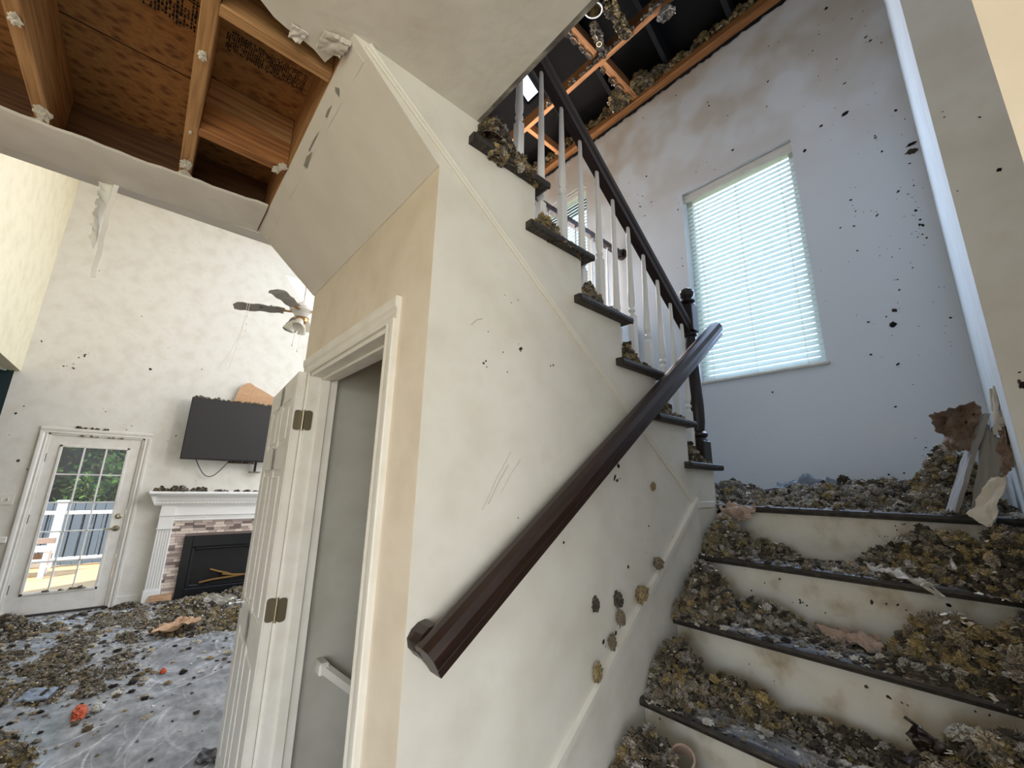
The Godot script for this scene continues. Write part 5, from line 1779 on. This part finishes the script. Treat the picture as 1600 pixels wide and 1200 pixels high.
func build_debris() -> void:
	# landing
	heap("insulation_heap", "grey burnt insulation covering the landing under the window", [
		[-0.80, -2.48, LAND, 0.24, 0.24, 0.07, 150, "grey", 0.022], [-0.62, -2.85, LAND, 0.40, 0.42, 0.11, 260, "grey", 0.026],
		[-0.25, -2.70, LAND, 0.30, 0.40, 0.12, 230, "grey", 0.026], [-0.50, -3.15, LAND, 0.5, 0.22, 0.15, 260, "mixed", 0.028], [-1.10, -2.75, LAND, 0.25, 0.4, 0.12, 120, "grey", 0.026],
		[-0.45, -2.36, LAND, 0.45, 0.12, 0.025, 140, "grey", 0.014]], 130)
	heap("insulation_heap", "brown insulation heaped in the landing corner behind the leaning boards", [
		[-0.13, -2.62, LAND, 0.13, 0.20, 0.30, 220, "gold", 0.026], [-0.16, -2.36, LAND, 0.10, 0.12, 0.09, 70, "mixed", 0.022], [-0.22, -2.95, LAND, 0.18, 0.2, 0.18, 120, "mixed", 0.026]], 50)
	# second step
	heap("insulation_heap", "brown insulation heap at the wall end of the second step", [
		[-0.86, -2.07, 1.26, 0.11, 0.13, 0.17, 190, "mixed", 0.020], [-0.72, -2.12, 1.26, 0.15, 0.08, 0.07, 110, "gold", 0.016]], 70)
	heap("insulation_heap", "thin ash and flakes along the middle of the second step", [
		[-0.50, -2.10, 1.26, 0.24, 0.07, 0.015, 90, "grey", 0.009], [-0.36, -2.05, 1.26, 0.20, 0.10, 0.03, 130, "grey", 0.013]], 160)
	heap("insulation_heap", "large dark and yellow insulation heap at the far end of the second step", [
		[-0.17, -2.10, 1.26, 0.20, 0.11, 0.17, 260, "gold", 0.024], [-0.02, -2.02, 1.26, 0.09, 0.14, 0.20, 150, "shade", 0.024], [-0.30, -2.11, 1.26, 0.13, 0.08, 0.09, 90, "dark", 0.02]], 70)
	# third step
	heap("insulation_heap", "tall pale insulation heap at the wall end of the third step", [
		[-0.85, -1.81, 1.05, 0.115, 0.13, 0.21, 260, "mixed", 0.022], [-0.68, -1.86, 1.05, 0.18, 0.08, 0.09, 140, "grey", 0.018], [-0.90, -1.71, 1.05, 0.05, 0.05, 0.08, 40, "yellow", 0.018]], 80)
	heap("insulation_heap", "thin ash and flakes along the middle of the third step", [[-0.45, -1.86, 1.05, 0.26, 0.06, 0.015, 100, "grey", 0.009]], 160)
	heap("insulation_heap", "yellow and black insulation heap at the far end of the third step", [
		[-0.15, -1.83, 1.05, 0.17, 0.11, 0.16, 240, "yellow", 0.024], [0.0, -1.78, 1.05, 0.10, 0.15, 0.20, 170, "shade", 0.026], [-0.2, -1.73, 1.05, 0.16, 0.05, 0.04, 100, "dark", 0.016]], 60)
	# fourth step
	heap("insulation_heap", "rough insulation heap at the wall end of the fourth step", [
		[-0.86, -1.56, 0.84, 0.115, 0.12, 0.18, 230, "mixed", 0.022], [-0.70, -1.62, 0.84, 0.15, 0.07, 0.09, 120, "gold", 0.018], [-0.62, -1.60, 0.84, 0.08, 0.06, 0.075, 60, "yellow", 0.020]], 70)
	heap("insulation_heap", "thin ash and flakes along the middle of the fourth step", [[-0.45, -1.60, 0.84, 0.28, 0.06, 0.014, 90, "grey", 0.009], [-0.40, -1.65, 0.84, 0.22, 0.035, 0.045, 110, "dark", 0.015]], 160)
	heap("insulation_heap", "dark insulation heap spilling from the far end of the fourth step", [
		[-0.08, -1.58, 0.84, 0.20, 0.12, 0.18, 260, "gold", 0.025], [0.16, -1.58, 0.84, 0.16, 0.14, 0.26, 220, "shade", 0.026], [0.22, -1.30, 0.63, 0.2, 0.14, 0.3, 160, "shade", 0.026]], 60)
	# fifth step, at the edge of the view
	heap("insulation_heap", "brown and yellow insulation heap at the wall end of the fifth step", [
		[-0.84, -1.31, 0.63, 0.13, 0.13, 0.19, 260, "gold", 0.024], [-0.66, -1.36, 0.63, 0.15, 0.09, 0.09, 130, "dark", 0.02], [-0.88, -1.10, 0.42, 0.09, 0.12, 0.2, 120, "mixed", 0.022]], 60)
	heap("insulation_heap", "ash and small flakes along the fifth step", [[-0.3, -1.32, 0.63, 0.35, 0.12, 0.03, 200, "grey", 0.012]], 100)
	# upper flight
	var mix := ["dark", "grey", "gold", "mixed", "yellow", "dark", "dark"]
	var says := ["lowest tread end, by the newel", "second tread end from the newel", "third tread end from the newel, just over the wall rail", "fourth tread end from the newel", "fifth tread end, under the loft rail", "highest tread end in view, hanging over its edge", "step above the highest tread in view"]
	for k in range(1, 8):
		var y := LAND + 0.195 * k
		var z := riser_z(k) + 0.12
		var big := 1.7 if k >= 6 else 1.0
		var ms := [[-0.985, z + 0.05, y, 0.055 * minf(big, 1.3), 0.07, 0.11 * big, int(80 * big), mix[k - 1], 0.016 * big], [-0.98, z - 0.06, y, 0.05, 0.06, 0.03 * big, int(35 * big), "mixed", 0.013 * big], [-1.35, z, y, 0.3, 0.10, 0.05, 60, "mixed", 0.02]]
		if k >= 5:
			ms.append([-0.95, z - 0.02, y - 0.03, 0.035, 0.10, 0.04 * big, int(40 * big), "gold", 0.015 * big])
		heap("insulation_heap", "burnt insulation tufts on the " + says[k - 1], ms, 40)
	# attic
	heap("insulation_heap", "yellow-brown insulation fringe along the timber plate over the window wall", row(Vector3(-4.0, CEIL2 + 0.07, ZW + 0.09), Vector3(0.0, CEIL2 + 0.07, ZW + 0.09), 40, 0.10, 0.06, 0.13, 26, "foam", 0.034), 10)
	heap("insulation_heap", "yellow insulation clumps where the short timber meets the window wall", [[-2.02, -3.20, CEIL2 + 0.02, 0.10, 0.12, 0.16, 90, "foam", 0.038], [-1.76, -3.22, CEIL2 + 0.04, 0.12, 0.10, 0.16, 90, "foam", 0.038], [-1.62, -3.28, CEIL2 + 0.06, 0.14, 0.08, 0.12, 50, "gold", 0.035]], 10)
	heap("insulation_heap", "insulation shreds hanging from the long scorched joist", row(Vector3(-1.52, CEIL2 - 0.02, -2.28), Vector3(-1.56, CEIL2 - 0.02, -2.66), 6, 0.05, 0.06, 0.09, 30, "foam", 0.03) + row(Vector3(-1.70, CEIL2 - 0.02, -2.34), Vector3(-1.82, CEIL2 - 0.02, -2.66), 6, 0.035, 0.06, 0.06, 22, "gold", 0.025) + row(Vector3(-2.6, CEIL2 + 0.0, -2.64), Vector3(-1.0, CEIL2 + 0.0, -2.64), 14, 0.05, 0.02, 0.05, 9, "mixed", 0.022) + row(Vector3(-1.93, CEIL2 + 0.03, -2.2), Vector3(-1.93, CEIL2 + 0.03, -3.1), 8, 0.03, 0.06, 0.05, 9, "mixed", 0.02), 10)
	heap("insulation_heap", "whitish insulation wad stuck under the long scorched joist", [[-1.22, -2.72, CEIL2 - 0.06, 0.07, 0.05, 0.09, 50, "pale", 0.024]], 10)
	heap("insulation_heap", "burnt shreds on the broken stub beside the first white baluster", [[-0.93, -0.69, 2.665, 0.035, 0.04, 0.09, 45, "dark", 0.02], [-0.93, -0.72, 2.60, 0.03, 0.03, 0.05, 30, "gold", 0.018]], 20)
	# fireplace and door
	heap("insulation_heap", "dark debris lying along the mantel shelf", row(Vector3(XF + 0.15, 1.37, -0.16), Vector3(XF + 0.15, 1.37, -0.75), 9, 0.07, 0.05, 0.06, 40, "dark", 0.018) + row(Vector3(XF + 0.16, 1.37, -0.8), Vector3(XF + 0.16, 1.37, -1.9), 9, 0.05, 0.05, 0.025, 16, "dark", 0.015), 30)
	heap("insulation_heap", "brown debris lying along the top of the television", row(Vector3(XF + 0.185, 2.645, -0.39), Vector3(XF + 0.185, 2.645, -1.8), 22, 0.02, 0.035, 0.025, 14, "gold", 0.013), 30)
	heap("insulation_heap", "dark debris clinging under the television", row(Vector3(XF + 0.12, 1.77, -0.95), Vector3(XF + 0.12, 1.77, -1.25), 6, 0.03, 0.04, 0.04, 14, "dark", 0.016), 20)
	heap("insulation_heap", "dark crumbs on the casing over the garden door", row(Vector3(XF + 0.012, 2.115, 0.70), Vector3(XF + 0.012, 2.115, 0.40), 5, 0.01, 0.03, 0.02, 8, "dark", 0.012) + row(Vector3(XF - 0.002, 2.02, 0.65), Vector3(XF - 0.002, 2.02, 0.2), 6, 0.01, 0.03, 0.014, 6, "dark", 0.010) + row(Vector3(XF + 0.0, 0.25, 0.62), Vector3(XF + 0.0, 0.25, 0.25), 4, 0.01, 0.04, 0.02, 8, "gold", 0.014), 20)
	heap("insulation_heap", "dark charred lumps on the drooping fan blades", row(Vector3(-4.86, 3.30, -0.60), Vector3(-4.76, 3.32, -0.9), 5, 0.03, 0.03, 0.03, 9, "dark", 0.016), 10)
	# living-room floor
	heap("insulation_heap", "golden brown debris heap in front of the firebox", [
		[-6.75, -0.85, 0.0, 0.55, 0.42, 0.11, 300, "gold", 0.030], [-6.15, -0.70, 0.0, 0.55, 0.36, 0.07, 240, "gold", 0.028], [-7.0, -1.3, 0.0, 0.32, 0.3, 0.13, 150, "gold", 0.032], [-6.0, -1.15, 0.0, 0.5, 0.35, 0.09, 200, "yellow", 0.032]], 260)
	var scatter := func(x0: float, x1: float, z0: float, z1: float, n: int, mixn: String) -> Array:
		var r := []
		for k in n:
			var q := rng.randf_range(0.35, 1.0)
			r.append([rng.randf_range(x0, x1), rng.randf_range(z0, z1), 0.0, 0.20 * q, 0.13 * q, 0.035 * q, int(34 * q), mixn, 0.020])
		return r
	heap("insulation_heap", "low dark debris spread between garden door and open floor", scatter.call(-7.0, -5.7, -0.35, 0.50, 22, "floor") + [[-6.75, 0.75, 0.0, 0.4, 0.3, 0.06, 150, "dark", 0.026]], 330)
	heap("insulation_heap", "brown and yellow debris spread at the kitchen side of the floor", scatter.call(-6.0, -4.75, 0.15, 0.80, 30, "gold"), 330)
	heap("insulation_heap", "small debris patch on the scraped grey floor", scatter.call(-5.35, -4.6, -0.35, 0.05, 7, "floor"), 300)
	heap("insulation_heap", "yellow insulation tuft at the near edge of the living-room floor", [[-3.80, 0.30, 0.0, 0.22, 0.14, 0.10, 130, "yellow", 0.026], [-4.05, 0.42, 0.0, 0.25, 0.15, 0.06, 110, "floor", 0.024]], 90)
	heap("insulation_heap", "dark debris at the foot of the garden door's hinge side", [[-7.22, 0.80, 0.0, 0.10, 0.16, 0.09, 70, "gold", 0.026], [-7.25, -0.15, 0.0, 0.1, 0.16, 0.05, 60, "dark", 0.022]], 60)
	strew("floor_crumbs", "scattered crumbs, flakes and char all over the grey living-room floor", XF + 0.05, -2.9, -1.8, 1.2, 0.0, 11000, 0.004, 0.026, FLAKE_COLS + ["4d443b", "6b5b45", "33291f"], func(p: Vector3) -> bool:
		return rng.randf() < clampf((-p.x - 3.4) / 3.2, 0.05, 1.0) * (1.0 if p.z > -0.35 or p.x < -5.8 else 0.35))
	for k in range(0, 5):
		var y := LAND - 0.21 * k
		strew("step_crumbs", "fine ash crumbs and pale flakes scattered over the " + ["landing", "second step", "third step", "fourth step", "fifth step"][k], -0.93, 0.03, nose_z(k) - (0.9 if k == 0 else 0.25), nose_z(k) - 0.004, y, 1500 if k == 0 else 900, 0.002, 0.016, ["8f8a82", "a9a49b", "6f6a62", "4a443d", "c9c4ba", "302a25", "7d6f58"])
	# specks on upright faces
	var dots := [[0.995, 0.551, 0.014], [0.992, 0.537, 0.016], [0.86, 0.673, 0.014], [0.733, 0.637, 0.012], [0.868, 0.242, 0.016], [0.878, 0.266, 0.012]]
	specks("wall_specks", "black char specks spattered over the window wall", Vector3(-2.1, 1.65, ZW), Vector3(2.1, 0, 0), Vector3(0, 3.8, 0), 190, 0.0085, func(p: Vector3) -> bool:
		return not (p.x > -1.56 and p.x < -0.60 and p.y > 2.36 and p.y < 4.28) and p.x < 0.01 - 0.02, dots)
	specks("wall_specks", "char specks clustered beside the narrow bright corner of the window wall", Vector3(-0.45, 2.2, ZW), Vector3(0.44, 0, 0), Vector3(0, 2.9, 0), 110, 0.007)
	specks("wall_specks", "dark specks on the lower part of the stair wall", Vector3(XA, 0.5, -0.6), Vector3(0, 0, -1.5), Vector3(0, 1.25, 0), 80, 0.007, func(p: Vector3) -> bool:
		return rng.randf() < (-p.z - 0.4) / 1.3)
	specks("wall_specks", "few dark specks on the upper part of the stair wall", Vector3(XA, 1.8, -0.55), Vector3(0, 0, -0.6), Vector3(0, 0.6, 0), 16, 0.005)
	specks("wall_specks", "char specks on the tall fireplace wall", Vector3(XF, 0.9, 1.2), Vector3(0, 0, -2.4), Vector3(0, 3.4, 0), 130, 0.013, func(p: Vector3) -> bool:
		return not (p.z < 0.97 and p.z > -0.06 and p.y < 2.13) and not (p.z < -0.15 and p.y < 1.4) and not (p.z < -0.3 and p.y > 1.7 and p.y < 2.7))
	specks("wall_specks", "dark specks on the grey wall end", Vector3(0.06, 1.6, -1.747), Vector3(0.16, 0, 0), Vector3(0, 2.4, 0), 26, 0.008)
	for k in range(0, 4):
		specks("riser_specks", "brown specks on the white riser below the " + ["landing", "second step", "third step", "fourth step"][k], Vector3(-0.9, LAND - 0.21 * (k + 1) + 0.02, nose_z(k) - 0.0295), Vector3(0.92, 0, 0), Vector3(0, 0.15, 0), 22, 0.0045)
	# tufts stuck along the skirt ledge
	var st := [[1.257, -1.585, 0.030, "stuck highest on the skirt ledge"], [1.164, -1.458, 0.036, "large and yellowish, second down the skirt ledge"], [1.108, -1.322, 0.024, "third down the skirt ledge"], [1.044, -1.271, 0.024, "fourth down the skirt ledge"], [0.975, -1.19, 0.028, "lowest on the skirt ledge"], [1.166, -1.205, 0.022, "dark, stuck on the wall beside the skirt ledge"], [1.162, -1.33, 0.026, "dark, stuck on the wall above the third ledge tuft"], [1.549, -1.604, 0.017, "tan, stuck alone on the wall near the steps' top"]]
	for i in st.size():
		var t = st[i]
		put("insulation_tuft", wads[[0, 1, 0, 0, 1, 2, 2, 1][i]], M.fluff, null, Transform3D(Basis.from_euler(Vector3(0.3 * i, 1.1 * i, 0.5 * i)).scaled(Vector3(0.55, 1, 0.8) * (t[2] as float)), Vector3(XA + 0.02 if i < 5 else XA + 0.006, t[0], t[1])))
		tag(get_child(get_child_count() - 1), "small burnt insulation tuft " + str(t[3]), "debris")
